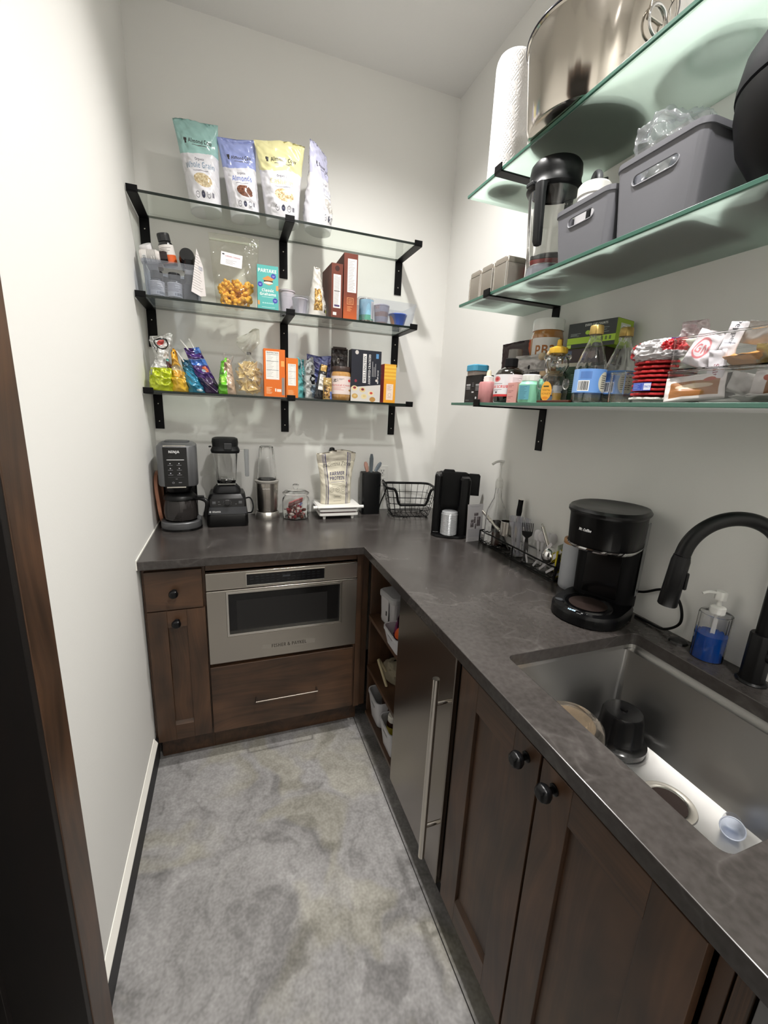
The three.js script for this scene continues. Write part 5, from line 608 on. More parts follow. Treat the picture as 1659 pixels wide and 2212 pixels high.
{ const t = T('nut_packet', 'small gold windowed packet of mixed nuts', 'packet', [0.775, L3, 0.215], 0.0); m('bag', pouch({ w0: 0.044, w1: 0.04, h: 0.1, d: 0.03, seed: 69, crumple: 0.004 }), pm(tex(128, 256, (g, w, h) => { rect(g, '#a98a4c', 0, 0, w, h); txt(g, 'Gold', 60, 60, 40, '#f0e2b6', 'italic', 'serif'); rect(g, '#3c2d1c', 8, 90, 80, 150); const R = rng(9); for (let i = 0; i < 50; i++) disc(g, ['#d8b878', '#b8894a', '#8c6434'][i % 3], 14 + R() * 70, 96 + R() * 140, 11, 8); rect(g, '#5a74b8', 92, 160, 36, 96); }), 0.3, { clearcoat: 0.6 }), t); }
{ const t = T('nut_butter_jar', 'jar of almond butter with pink and white label and dark lid', 'jar', [0.845, L3, 0.19]); m('jar_glass', lathe([[0, 0.001], [0.042, 0.001], [0.0465, 0.006], [0.0475, 0.02], [0.0475, 0.118], [0.044, 0.13], [0.041, 0.134]], 36), mk(0xb98a4e, 0.12, 0, { clearcoat: 1 }), t); m('label_wrap', wrap(0.0481, 0.028, 0.111, -0.2), pm(tex(512, 256, (g) => { rect(g, '#ead9d4', 0, 0, 512, 256); for (const x of [0, 256]) { txt(g, 'g:', x + 84, 54, 58, '#33302f'); lines(g, '#6f6866', x + 110, 36, 50, 2, 14, 5); disc(g, '#cf4a4a', x + 210, 60, 20); txt(g, 'Natural Creamy', x + 140, 128, 32, '#cf6a68', 'bold', 'sans-serif', 'center', 190); lines(g, '#d58a88', x + 60, 156, 120, 3, 18, 6); disc(g, '#b98a58', x + 220, 196, 22, 16); } }), 0.5), t); m('screw_lid', lathe([[0, 0.132], [0.0445, 0.132], [0.045, 0.136], [0.045, 0.152], [0.043, 0.155], [0, 0.155]], 36), mk(0x3a2a24, 0.4), t); }
{ const t = T('coffee_bag', 'dark brown valve bag behind the almond butter jar', 'bag', [0.868, L3, 0.06], 0.0); m('bag', pouch({ w0: 0.09, w1: 0.085, h: 0.255, d: 0.05, seed: 71, crumple: 0.005 }), pm(tex(256, 512, (g, w, h) => { rect(g, '#2c2322', 0, 0, w, h); disc(g, '#cfc8c0', 100, 120, 18, 26); disc(g, '#2c2322', 100, 120, 9, 16); rect(g, '#4a3e3a', 0, 60, w, 14); lines(g, '#8b807a', 60, 180, 90, 5, 16, 5); }), 0.35), t); m('roll_top', bx(-0.035, 0.035, 0.25, 0.262, -0.006, 0.006, 0.003), mk(0x3a2f2c, 0.5), t); }
carton('cracker_box', 'black assorted crackers carton lettered sideways with canape pictures', [0.15, 0.238, 0.055], [0.964, L3, 0.19], 0.0, { color: '#15161d', front: tex(512, 768, (g, w, h) => { rect(g, '#1d1f2b', 0, 0, w, h); g.save(); g.translate(w / 2, h / 2); g.rotate(-Math.PI / 2); rect(g, '#e8e6e4', -100, -60, 430, 62); txt(g, 'WELLINGTON', 110, -28, 56, '#1d1f2b', 'bold', 'serif', 'center', 390); txt(g, 'ASSORTED CRACKERS', 105, 56, 50, '#e8e6e4', 'bold', 'serif', 'center', 450); lines(g, '#b9b7b8', 0, 104, 260, 3, 26, 8); txt(g, 'NET WT 8.8 OZ', 0, 206, 30, '#e8e6e4'); g.restore(); disc(g, '#cfc9c4', 90, 40, 30); rect(g, '#5a8fc0', 420, 40, 46, 70); g.fillStyle = '#d5d0ca'; g.beginPath(); g.moveTo(0, 560); g.lineTo(w, 500); g.lineTo(w, h); g.lineTo(0, h); g.fill(); for (const [x, y, a, b] of [[60, 570, '#e6d2a2', '#8d2f3c'], [200, 590, '#dcc48e', '#7d2238'], [350, 640, '#e8d8b0', '#c9483a'], [70, 690, '#c9a25c', '#d9bc80'], [380, 730, '#b98a48', '#b98a48'], [230, 690, '#e4d3a4', '#d8c58e']]) { disc(g, a, x, y, 52, 38); disc(g, b, x + 4, y - 6, 26, 18); } disc(g, '#8d3040', 80, 460, 22); disc(g, '#d9cfc4', 440, 440, 20); }) });
carton('soup_mix_box', 'yellow and orange carton with a red side at the free end of the shelf', [0.062, 0.183, 0.1], [1.086, L3, 0.175], 0.0, { color: '#a3252a', side: tex(64, 64, (g) => rect(g, '#a3252a', 0, 0, 64, 64)), top: '#d9a53a', front: tex(256, 768, (g, w, h) => { rect(g, '#eba22c', 0, 0, w, h); for (let i = 0; i < 9; i++) rect(g, i % 2 ? '#efc14a' : '#e6a93a', 0, i * 36, w, 36); rect(g, '#f0dccc', 56, 390, 150, 320); lines(g, '#b58a78', 76, 420, 110, 6, 18, 5); g.strokeStyle = '#b58a78'; g.lineWidth = 5; g.beginPath(); g.arc(131, 610, 34, 0, 7); g.stroke(); rect(g, '#b58a78', 90, 660, 80, 6); }) });
// ---------- frosted shelves: top ----------
const R3 = RY[2] + 0.0005, R2 = RY[1] + 0.0005, R1 = RY[0] + 0.0005;
{ const t = T('paper_towel_roll', 'white quilted paper towel roll at the corner end of the top frosted shelf', 'paper towel', [1.266, R3, 0.80]);
  const bump = data(256, 256, (u, v) => { const a = (u * 4) % 1, b = (v * 4) % 1; const d = Math.abs(a - 0.5) + Math.abs(b - 0.5); let s = 150; if (d < 0.48) s = Math.abs(d - 0.40) < 0.045 || Math.abs(d - 0.2) < 0.04 || d < 0.07 ? 90 : 170; else { const q = Math.sin(u * 128) * Math.sin(v * 128); s = q > 0.3 ? 215 : 140; } return [s, s, s]; }, false);
  bump.repeat.set(2, 1.6);
  m('roll', lathe([[0.02, 0.001], [0.056, 0.001], [0.0615, 0.006], ...Array.from({ length: 24 }, (_, i) => [0.0625, 0.02 + i * 0.0142]), [0.0605, 0.36], [0.055, 0.372], [0.045, 0.377], [0.02, 0.378]], 48, 0), mk(0xe6e3e1, 0.9, 0, { bumpMap: bump, bumpScale: 0.0022 }), t); m('core', lathe([[0.0195, 0.002], [0.0195, 0.376], [0.0185, 0.376], [0.0185, 0.002]], 24), mk(0xb29c7e, 0.9), t); }
{ const t = T('stock_pot', 'large shiny stainless steel pot with ring handles on the top frosted shelf', 'pot', [1.286, R3, 1.148]);
  m('pot_wall', lathe([[0, 0.001], [0.14, 0.001], [0.15, 0.005], [0.155, 0.014], [0.1735, 0.2], [0.178, 0.2045], [0.178, 0.208], [0.171, 0.2065], [0.152, 0.016], [0.138, 0.006], [0, 0.005]], 72, 0.5), mk(0xc9c2b8, 0.13, 1), t);
  m('rim_bead', tr(new THREE.TorusGeometry(0.177, 0.0026, 8, 72).rotateX(Math.PI / 2), 0, 0.206, 0), mk(0x4a4852, 0.2, 1), t);
  for (const a of [-0.55 + Math.PI / 2 + 0.45, -0.55 + Math.PI / 2 + 0.45 + Math.PI]) { const c = Math.cos(a), s = Math.sin(a); const g = new THREE.TorusGeometry(0.03, 0.0035, 10, 36); g.rotateY(Math.PI / 2 - a); const h = m('ring_handle', tr(g, c * 0.1755, 0.14, s * 0.1755), chrome, t); m('handle_plate', (() => { const q = box(0.05, 0.034, 0.006, 0, 0, 0, 0.003); q.rotateY(Math.PI / 2 - a); return tr(q, c * 0.17, 0.158, s * 0.17); })(), steelSmooth, h); } }
{ const t = T('glass_bowl', 'shallow clear glass bowl resting on the top frosted shelf', 'bowl', [1.335, R3, 1.475]); m('bowl_wall', lathe([[0, 0.008], [0.05, 0.004], [0.056, 0.001], [0.06, 0.004], [0.1, 0.045], [0.115, 0.085], [0.112, 0.085], [0.096, 0.048], [0.058, 0.012], [0, 0.011]], 48), solidGlass, t); m('foot_ring', tr(new THREE.TorusGeometry(0.058, 0.003, 8, 48).rotateX(Math.PI / 2), 0, 0.0032, 0), clear(0xd5e6de, 0.1, 0.8), t); }
// ---------- frosted shelves: middle ----------
{ const alu = mk(0xb7b0a6, 0.45, 0.75); const names = ['first square brushed silver tin, at the corner end of the middle frosted shelf', 'second square brushed silver tin, between two others of its kind', 'third square brushed silver tin, next to the red container'];
  [0.7895, 0.865, 0.946].forEach((z, i) => { const t = T('square_tin', names[i], 'tin', [1.2265, R2, z], 0, 'square silver tins on the middle frosted shelf'); m('tin_body', loft([[0.072, 0.069, 0.006, 0.001], [0.074, 0.07, 0.007, 0.004], [0.074, 0.07, 0.007, 0.078]]), alu, t); m('lid', loft([[0.0755, 0.0715, 0.008, 0.0785], [0.0755, 0.0715, 0.008, 0.092], [0.072, 0.068, 0.008, 0.0955]]), mk(0xa39b90, 0.4, 0.7), t); for (const zz of [-0.034, 0.034]) m('corner_seam', bx(-0.0385, -0.035, 0.002, 0.078, zz - 0.003, zz + 0.003, 0.0012), mk(0xdedad2, 0.25, 0.8), t); }); }
{ const t = T('red_container', 'red container with a black lid behind the blender jar', 'container', [1.335, R2, 1.0]); m('wall', lathe([[0, 0.001], [0.05, 0.001], [0.056, 0.01], [0.059, 0.06], [0.061, 0.064], [0.06, 0.075]], 36), mk(0x8a1519, 0.3), t); m('lid', lathe([[0.06, 0.073], [0.0625, 0.076], [0.06, 0.09], [0.04, 0.098], [0, 0.1]], 36), matBlack, t); }
{ const t = T('blender_jar', 'clear blender jar with black lid and handle on the middle frosted shelf', 'blender jar', [1.245, R2, 1.1], 0.0); const smoke = solidGlass;
  m('jar_wall', lathe([[0, 0.004], [0.05, 0.004], [0.053, 0.001], [0.055, 0.004], [0.052, 0.03], [0.056, 0.05], [0.07, 0.235], [0.068, 0.235], [0.053, 0.05], [0.045, 0.03], [0, 0.025]], 40), smoke, t); m('base_ring', lathe([[0.0, 0.001], [0.052, 0.001], [0.056, 0.006], [0.053, 0.03], [0.045, 0.035], [0, 0.035]], 36), clear(0xb9bcc4, 0.1, 0.7), t);
  m('lid', lathe([[0.066, 0.225], [0.074, 0.228], [0.078, 0.235], [0.071, 0.248], [0.07, 0.262], [0.072, 0.27], [0.07, 0.292], [0.064, 0.3], [0, 0.302]], 40), mk(0x141517, 0.4, 0, { specularIntensity: 0.7 }), t); m('lid_spout', tr(box(0.02, 0.012, 0.03, -0.078, 0.236, 0.0, 0.004)), mk(0x26272a, 0.42), t);
  m('handle', loft([[0.017, 0.022, 0.007, 0.075, -0.063, 0.035], [0.02, 0.028, 0.008, 0.085, -0.067, 0.037], [0.022, 0.03, 0.009, 0.2, -0.078, 0.043], [0.026, 0.034, 0.01, 0.226, -0.076, 0.04], [0.03, 0.03, 0.01, 0.23, -0.066, 0.034]]), mk(0x1b1c1f, 0.45), t); }
const greyBin = mk(0x77777d, 0.5);
function greyBox(label, p, w, d, h, slotW, mat) { // slot faces the aisle (-x)
  const t = T('grey_bin', label, 'bin', p, 0, 'grey bins on the middle frosted shelf'); const dip = (z) => tr(new THREE.BoxGeometry(0.03, 0.02, 0.001), 0, 0, z);
  const s = (() => { const g = prism(rrPoints(slotW, 0.021, 0.0104, 6), 0.05, 0); g.rotateY(Math.PI / 2); return tr(g, -w / 2 - 0.02, h * 0.7, 0); })();
  m('bin_wall', cut(bin(w, d, 0.022, h, 0.003, 0.9, 0.003), s), mat, t); m('slot_rim', (() => { const g = tube(rrPoints(slotW + 0.002, 0.022, 0.0105, 6).map(([a, b]) => [0, b, a]), 0.0016, 80, 6, true); g.rotateZ(-0.09); return tr(g, -w * 0.486, h * 0.7, 0); })(), mk(0x8c8c92, 0.4), t); return t; }
greyBox('smaller grey plastic bin with slot handle holding a white bottle', [1.298, R2, 1.289], 0.226, 0.19, 0.13, 0.085, greyBin);
greyBox('larger grey plastic bin with slot handle stuffed with clear bags', [1.298, R2, 1.489], 0.226, 0.205, 0.155, 0.105, greyBin);
{ const t = T('shaker_bottle', 'white bottle with a grey looped carry lid standing in the smaller grey bin', 'bottle', [1.245, R2 + 0.005, 1.262]); t.scale.set(1, 1.22, 1); m('bottle_wall', lathe([[0, 0], [0.034, 0], [0.038, 0.006], [0.04, 0.11], [0.038, 0.125]], 32), mk(0xe6e4e6, 0.35), t); m('lid', lathe([[0.036, 0.12], [0.041, 0.124], [0.041, 0.142], [0.036, 0.147], [0, 0.148]], 32), white, t); m('carry_loop', (() => { const g = new THREE.TorusGeometry(0.024, 0.004, 10, 28, Math.PI).scale(1, 1, 2); g.rotateY(1.2); return tr(g, 0, 0.147, 0.0); })(), mk(0x55565a, 0.4), t); m('flip_tab', (() => { const g = box(0.04, 0.006, 0.022, 0, 0, 0, 0.003); g.rotateZ(0.3); return tr(g, 0.002, 0.152, 0.01); })(), mk(0x1b1c1e, 0.4), t); m('handle_grip', bx(-0.036, -0.03, 0.05, 0.11, 0.02, 0.032, 0.002), matBlack, t); }
{ const t = T('plastic_bag', 'crumpled clear plastic bag billowing out of the larger grey bin', 'bag', [1.29, R2 + 0.035, 1.455]); 
  const g = new THREE.IcosahedronGeometry(1, 24); const p = g.attributes.position; for (let i = 0; i < p.count; i++) { const x = p.getX(i), y = p.getY(i), z = p.getZ(i); const k = 1 - Math.abs(N3(x * 1.1, y * 1.1 + 4, z * 1.1)), k2 = 1 - Math.abs(N3(x * 2.6 + 9, y * 2.6, z * 2.6)); const s = 0.72 + 0.26 * k + 0.1 * k2 * k2; const up = Math.max(0, y); p.setXYZ(i, x * s * 0.088 * (1 + 0.25 * up), 0.115 + y * s * 0.118, z * s * 0.074 * (1 + 0.5 * up) - 0.035 * up); }
  const gg = mergeVertices(g.deleteAttribute('uv').deleteAttribute('normal'), 1e-5); gg.computeVertexNormals(); gg.setAttribute('uv', new THREE.Float32BufferAttribute(new Float32Array(gg.attributes.position.count * 2), 2)); m('film', gg, clear(0xf4f4f8, 0.16, 0.9), t); }
{ const t = T('cup_sleeve', 'ribbed clear sleeve of plastic cups lying in the larger grey bin', 'cups', [1.335, R2 + 0.175, 1.44]); t.rotation.y = -1.3; t.rotation.z = 0.1; const pts = [[0, -0.03], [0.02, -0.03], [0.034, -0.015]]; for (let i = 0; i < 22; i++) pts.push([0.036, i * 0.007], [0.034, i * 0.007 + 0.0035]); pts.push([0.0, 0.155]); const g = lathe(pts, 36, 0.9); g.rotateZ(-Math.PI / 2); m('sleeve', g, mk(0xdfe1e8, 0.25, 0, { transmission: 0.6, thickness: 0 }), t); }
{ const t = T('black_pot', 'large matte black lidded pot beside the grey bins', 'pot', [1.272, R2, 1.74]); const bm = mk(0x07070a, 0.5, 0, low); m('pot_wall', lathe([[0, 0.001], [0.075, 0.001], [0.085, 0.012], [0.12, 0.07], [0.132, 0.12], [0.133, 0.145], [0.128, 0.15]], 56), bm, t); m('lid', lathe([[0.13, 0.146], [0.1355, 0.149], [0.1355, 0.163], [0.13, 0.2], [0.115, 0.225], [0.06, 0.238], [0, 0.24]], 56), mk(0x101117, 0.6, 0, low), t); m('foot', lathe([[0, 0.0005], [0.07, 0.0005], [0.086, 0.014], [0.084, 0.03]], 40), mk(0x15161a, 0.6), t); }
// ---------- frosted shelves: lowest ----------
{ const t = T('supplement_box', 'black printed supplement carton at the corner end of the lowest frosted shelf', 'box', [1.226, R1, 0.822], 0.0); m('carton', tr(new THREE.BoxGeometry(0.05, 0.1, 0.112), 0, 0.05, 0), (() => { const k = mk(0x131315, 0.45), f = pm(tex(256, 256, (g) => { rect(g, '#161618', 0, 0, 256, 256); for (let i = 0; i < 4; i++) rect(g, '#c9c9ca', 18, 80 + i * 14, 70, i ? 4 : 10); for (let i = 0; i < 3; i++) rect(g, '#8a8a8c', 110, 70 + i * 14, 30, 4); rect(g, '#d5d5d6', 112, 150, 34, 12); for (let i = 0; i < 5; i++) rect(g, '#b9b9ba', 170, 84 + i * 13, 60, i ? 4 : 9); disc(g, '#d9d9da', 186, 210, 12); rect(g, '#8a8a8c', 18, 230, 60, 4); }), 0.4); return [k, f, k, k, pm(tex(64, 64, (g) => { rect(g, '#161618', 0, 0, 64, 64); lines(g, '#a9a9aa', 8, 10, 44, 5, 9, 3); }), 0.4), k]; })(), t); m('tuck_seam', bx(-0.0255, -0.0248, 0.001, 0.099, -0.018, -0.017, 0), mk(0x3a3a3c, 0.5), t); }
{ const t = T('blue_lid_jar', 'squarish clear jar with a blue lid on the black supplement carton', 'jar', [1.228, R1 + 0.1005, 0.80]); m('jar_wall', loft([[0.06, 0.062, 0.014, 0.0], [0.062, 0.064, 0.015, 0.016]]), clear(0xb8aca4, 0.3, 0.6), t); m('lid', loft([[0.066, 0.068, 0.014, 0.0165], [0.066, 0.068, 0.014, 0.036], [0.06, 0.062, 0.012, 0.039]]), mk(0x4694b4, 0.4), t, 'blue plastic lid'); }
{ const t = T('dropper_bottle', 'dusty pink dropper bottle with a cream rubber bulb', 'bottle', [1.212, R1, 0.9065]); m('bottle_wall', lathe([[0, 0.001], [0.0305, 0.001], [0.032, 0.004], [0.032, 0.066], [0.029, 0.072], [0.016, 0.074]], 32), mk(0xc08484, 0.5), t); const d = m('dropper_cap', lathe([[0.0, 0.073], [0.017, 0.073], [0.017, 0.09], [0.0145, 0.092], [0, 0.092]], 28), white, t); m('bulb', lathe([[0.0, 0.091], [0.009, 0.091], [0.0085, 0.104], [0.006, 0.112], [0, 0.114]], 24), mk(0xe6dcc2, 0.5), d); }
{ const t = T('glass_growler', 'dark amber jug with a clear cap behind the scrub bottle', 'bottle', [1.33, R1, 0.885]); m('jug', lathe([[0, 0.001], [0.047, 0.001], [0.05, 0.01], [0.05, 0.06], [0.044, 0.105], [0.03, 0.135], [0.02, 0.15], [0.02, 0.162]], 36), mk(0x2a1c10, 0.12, 0, { transmission: 0.3, thickness: 0 }), t); m('cap', lathe([[0, 0.158], [0.024, 0.158], [0.025, 0.16], [0.024, 0.194], [0, 0.194]], 28), clear(0xd2cfca, 0.25, 0.6), t); }
{ const t = T('scrub_bottle', 'dark brown bottle with a white scrub label and black cap', 'bottle', [1.232, R1, 1.005]); m('bottle_wall', lathe([[0, 0.001], [0.047, 0.001], [0.05, 0.006], [0.05, 0.092], [0.042, 0.106], [0.026, 0.114], [0.019, 0.118], [0.019, 0.122]], 36), mk(0x150d08, 0.1, 0, { clearcoat: 1 }), t); m('cap', lathe([[0, 0.118], [0.021, 0.118], [0.021, 0.143], [0.019, 0.145], [0, 0.145]], 28), matBlack, t);
  m('label_wrap', wrap(0.0506, 0.02, 0.091, -0.75), pm(tex(512, 192, (g) => { rect(g, '#e6e3e6', 0, 0, 512, 192); rect(g, '#cf3a3e', 0, 172, 512, 20); for (const x of [70, 326]) { disc(g, '#d87a7a', x - 8, 40, 24); disc(g, '#b8383c', x - 8, 40, 13); rect(g, '#8d8a8e', x - 50, 78, 80, 5); txt(g, 'GUM SCRUB', x, 106, 34, '#d8484a', 'bold', 'sans-serif', 'center', 130); lines(g, '#8d8a8e', x - 40, 130, 80, 2, 10, 4); disc(g, '#55525a', x - 8, 156, 9); lines(g, '#9a979c', x + 84, 30, 60, 12, 11, 4); } }), 0.45), t); }
carton('pink_box', 'small pale pink carton with fine print beside the mint bottle', [0.05, 0.062, 0.058], [1.222, R1, 1.078], -Math.PI / 2, { color: '#cf9690', front: tex(128, 128, (g) => { rect(g, '#d59d96', 0, 0, 128, 128); for (const y of [14, 50, 86]) lines(g, '#a8706c', 12, y, 80, 2, 9, 4); rect(g, '#b98480', 12, 116, 40, 4); }) });
pill('black_jar', 'shiny black lidded jar behind the pink carton', [1.29, R1, 1.075], { r: 0.034, h: 0.1, body: 0x0a0a0b, cap: 0x0e0e10, capH: 0.03, tr: 0 });
{ const t = T('mint_bottle', 'mint green plastic bottle with blue panel and white cap', 'bottle', [1.214, R1, 1.14]); m('bottle_wall', loft([[0.06, 0.066, 0.028, 0.001], [0.064, 0.07, 0.03, 0.006], [0.064, 0.07, 0.03, 0.054], [0.05, 0.052, 0.024, 0.064], [0.044, 0.044, 0.02, 0.066]]), mk(0x8fd3b0, 0.4), t); m('cap', lathe([[0, 0.065], [0.0265, 0.065], [0.027, 0.068], [0.027, 0.082], [0.025, 0.084], [0, 0.084]], 28), white, t); m('side_panel', (() => { const g = new THREE.PlaneGeometry(0.036, 0.042); g.rotateY(-Math.PI / 2 + 0.35); return tr(g, -0.0325, 0.03, 0.014); })(), pm(tex(96, 128, (g) => { rect(g, '#5f9fae', 0, 0, 96, 128); lines(g, '#3f7484', 8, 10, 74, 11, 11, 4); }), 0.5), t); }
{ const t = T('foil_tea_pouch', 'silver stand-up pouch with a green leaf window', 'pouch', [1.32, R1, 0.99], -1.1); m('bag', pouch({ w0: 0.12, w1: 0.115, h: 0.165, d: 0.05, seed: 81, crumple: 0.004, wave: 0.004 }), pm(tex(256, 384, (g, w, h) => { rect(g, '#bdb9b7', 0, 0, w, h); rect(g, '#8d8a8c', 0, 118, w, 6); disc(g, '#2c2a2c', 130, 92, 8, 18); txt(g, 'LOOSE LEAF', 128, 140, 26, '#55534f'); disc(g, '#6f8a4c', 128, 240, 74, 70); disc(g, '#4f6c34', 110, 250, 40, 50); disc(g, '#93a878', 150, 220, 30, 26); }), 0.28, { metalness: 0.3 }), t); m('peg', tr(new THREE.SphereGeometry(0.0125, 16, 12), 0.042, 0.158, 0.008), mk(0xd8c3a0, 0.6), t, 'round wooden peg'); }
{ const t = T('coffee_pouch', 'dark brown flat bottomed pouch with an orange corner', 'pouch', [1.41, R1, 0.828], -1.2); m('bag', pouch({ w0: 0.18, w1: 0.2, h: 0.238, d: 0.05, seed: 83, crumple: 0.004, wave: 0.004 }), pm(tex(512, 512, (g, w, h) => { rect(g, '#3a2527', 0, 0, w, h); g.fillStyle = '#d85a2a'; g.beginPath(); g.moveTo(300, 0); for (let i = 0; i < 9; i++) g.lineTo(310 + i * 26, 60 + (i % 2) * 50); g.lineTo(w, 40); g.lineTo(w, 0); g.fill(); g.strokeStyle = '#d5cdc8'; g.lineWidth = 12; g.beginPath(); g.arc(400, 220, 44, 0.4, 6); g.stroke(); rect(g, '#d5cdc8', 358, 212, 84, 10); lines(g, '#b3a8a4', 330, 310, 130, 2, 20, 8); }), 0.4), t); }
{ const t = T('peanut_powder_jar', 'tall jar with white lid and a big white and orange label', 'jar', [1.392, R1, 0.972]); m('jar_wall', lathe([[0, 0.001], [0.05, 0.001], [0.053, 0.006], [0.053, 0.23], [0.05, 0.245], [0.047, 0.25]], 36), mk(0xb07a40, 0.15, 0, { clearcoat: 1 }), t); m('lid', lathe([[0, 0.25], [0.0515, 0.25], [0.052, 0.254], [0.052, 0.284], [0.05, 0.287], [0, 0.287]], 36), whiteGloss, t);
  m('label_wrap', wrap(0.0536, 0.03, 0.224, -0.8), pm(tex(1024, 512, (g) => { rect(g, '#b3742e', 0, 0, 1024, 512); for (const x of [256, 768]) { disc(g, '#e9e6e2', x, 130, 160, 150); rect(g, '#e9e6e2', x - 160, 0, 320, 120); txt(g, 'PB2', x, 110, 120, '#a9682c', 'bold', 'sans-serif', 'center', 260); txt(g, 'ORIGINAL', x, 196, 44, '#3a2c20', 'bold', 'sans-serif', 'center', 210); disc(g, '#7da04a', x - 60, 250, 40, 16); disc(g, '#b8323c', x + 20, 330, 30); disc(g, '#d58a3a', x - 60, 420, 80, 40); lines(g, '#e8d2b0', x + 120, 300, 110, 8, 20, 6); } }), 0.4), t); }
{ const t = T('honey_jar', 'low glass jar with a wooden lid holding dipper sticks', 'jar', [1.30, R1, 1.125]); m('jar_wall', lathe([[0, 0.001], [0.036, 0.001], [0.04, 0.006], [0.04, 0.07], [0.034, 0.08], [0.033, 0.086]], 36), clear(0xdcd8d0, 0.1, 0.85), t); m('lid', lathe([[0, 0.085], [0.036, 0.085], [0.036, 0.1], [0, 0.1]], 28), mk(0xa99372, 0.6), t); }
{ const t = T('wooden_stirrer', 'wooden ball ended stirring stick leaning among the jars', 'stirrer'); m('stick', bar([1.262, R1 + 0.01, 1.15], [1.25, R1 + 0.135, 1.17], 0.0018, 8), mk(0xcbb48c, 0.6), t); m('ball', tr(new THREE.SphereGeometry(0.0115, 16, 12), 1.249, R1 + 0.145, 1.1715), mk(0xd2bc96, 0.6), t); }
{ const t = T('honey_bear', 'empty clear bear shaped honey bottle with yellow flip cap', 'bottle', [1.252, R1, 1.2], -0.9); const cb = solidGlass;
  m('bear_body', shell([[0, 0.001], [0.036, 0.001], [0.041, 0.006], [0.042, 0.03], [0.039, 0.06], [0.033, 0.078], [0.026, 0.086], [0.03, 0.094], [0.035, 0.108], [0.034, 0.124], [0.026, 0.136], [0.019, 0.14], [0.019, 0.146]], 0.002), solidGlass, t);
  for (const s of [-1, 1]) { m('ear', tr(new THREE.SphereGeometry(0.009, 14, 10), s * 0.03, 0.132, 0), cb, t); m('paw', tr(new THREE.SphereGeometry(0.012, 14, 10).scale(0.8, 1.4, 1), s * 0.036, 0.056, 0.02), cb, t); }
  m('snout', tr(new THREE.SphereGeometry(0.011, 14, 10), 0, 0.11, 0.031), cb, t);
  m('cap', lathe([[0, 0.143], [0.0255, 0.143], [0.0265, 0.147], [0.0255, 0.158], [0.015, 0.162], [0.007, 0.165], [0.0055, 0.18], [0.004, 0.182], [0, 0.182]], 28), mk(0xe8b83c, 0.4), t, 'yellow flip cap');
  m('label', (() => { const g = new THREE.CylinderGeometry(0.0428, 0.0428, 0.056, 14, 1, true, -0.75, 0.85); return tr(g, 0, 0.034, 0); })(), pm(tex(128, 224, (g) => { disc(g, '#e6a83c', 64, 112, 62, 110); rect(g, '#3a3a1c', 34, 50, 60, 16); txt(g, '100%', 64, 100, 36, '#a9741a'); txt(g, 'HONEY', 64, 140, 32, '#a9741a'); disc(g, '#d9861f', 64, 190, 34, 16); }), 0.5, { alphaTest: 0.5 }), t); }
for (const [i, [x, z, c, l]] of [[1.285, 1.178, 0xe6e3e0, 0xd9a93a], [1.27, 1.165, 0x2b62b0, 0x9fb6d8]].entries()) pill('vitamin_bottle', i ? 'tiny blue bottle low behind the honey bear' : 'small white bottle with yellow label behind the honey bear', [x, R1, z], { r: 0.016, h: 0.055 - i * 0.012, body: c, cap: 0xeeecea, capH: 0.016, lab: l, tr: 0 });
one('chocolate_bar', box(0.035, 0.007, 0.13, 0, 0.0036, 0, 0.002), mk(0x4a2114, 0.35), 'flat brown wrapped bar lying at the shelf edge', 'chocolate bar', [1.212, R1, 1.265]);
carton('green_box', 'dark green carton with a cream lid edge behind the honey bear', [0.1, 0.125, 0.05], [1.355, R1, 1.165], -1.2, { color: '#24452f', top: '#cfcab8', front: tex(256, 256, (g) => { rect(g, '#274b33', 0, 0, 256, 256); rect(g, '#cfcab8', 0, 0, 256, 22); lines(g, '#7fa08a', 130, 70, 60, 10, 12, 4); for (const y of [110, 160, 210]) rect(g, '#d2d6cc', 206, y, 26, 26); rect(g, '#1d3926', 20, 60, 90, 150); }) });
carton('chocolate_box', 'dark brown flat carton lying behind the soda bottle', [0.13, 0.045, 0.07], [1.40, R1 + 0.126, 1.17], -1.3, { color: '#2c1a1a', front: tex(128, 64, (g) => { rect(g, '#2f1c1e', 0, 0, 128, 64); rect(g, '#7a6a68', 60, 14, 50, 30); rect(g, '#4a5a78', 4, 8, 20, 40); }) });
carton('tea_box', 'black and lime green carton resting on top of other boxes by the wall', [0.155, 0.072, 0.085], [1.405, R1 + 0.1725, 1.19], -1.35, { color: '#9bc02a', top: '#1a2422', side: tex(128, 128, (g) => { rect(g, '#9bb832', 0, 0, 128, 128); rect(g, '#cfd6c8', 30, 20, 76, 90); barcode(g, 44, 30, 36, 60); }), front: tex(512, 238, (g) => { rect(g, '#17211f', 0, 0, 512, 238); rect(g, '#a9cf2e', 0, 140, 512, 60); txt(g, 'EVERY CUP COUNTS', 300, 30, 28, '#d5dad2', 'bold', 'sans-serif', 'center', 240); lines(g, '#8d9a94', 30, 100, 130, 3, 10, 4); lines(g, '#8d9a94', 290, 70, 170, 5, 10, 4); disc(g, '#a9cf2e', 220, 100, 26, 20); for (let i = 0; i < 6; i++) rect(g, '#55701c', 250 + i * 40, 152, 20, 34); rect(g, '#17211f', 60, 205, 400, 33); rect(g, '#c2df5a', 0, 205, 50, 33); }) });
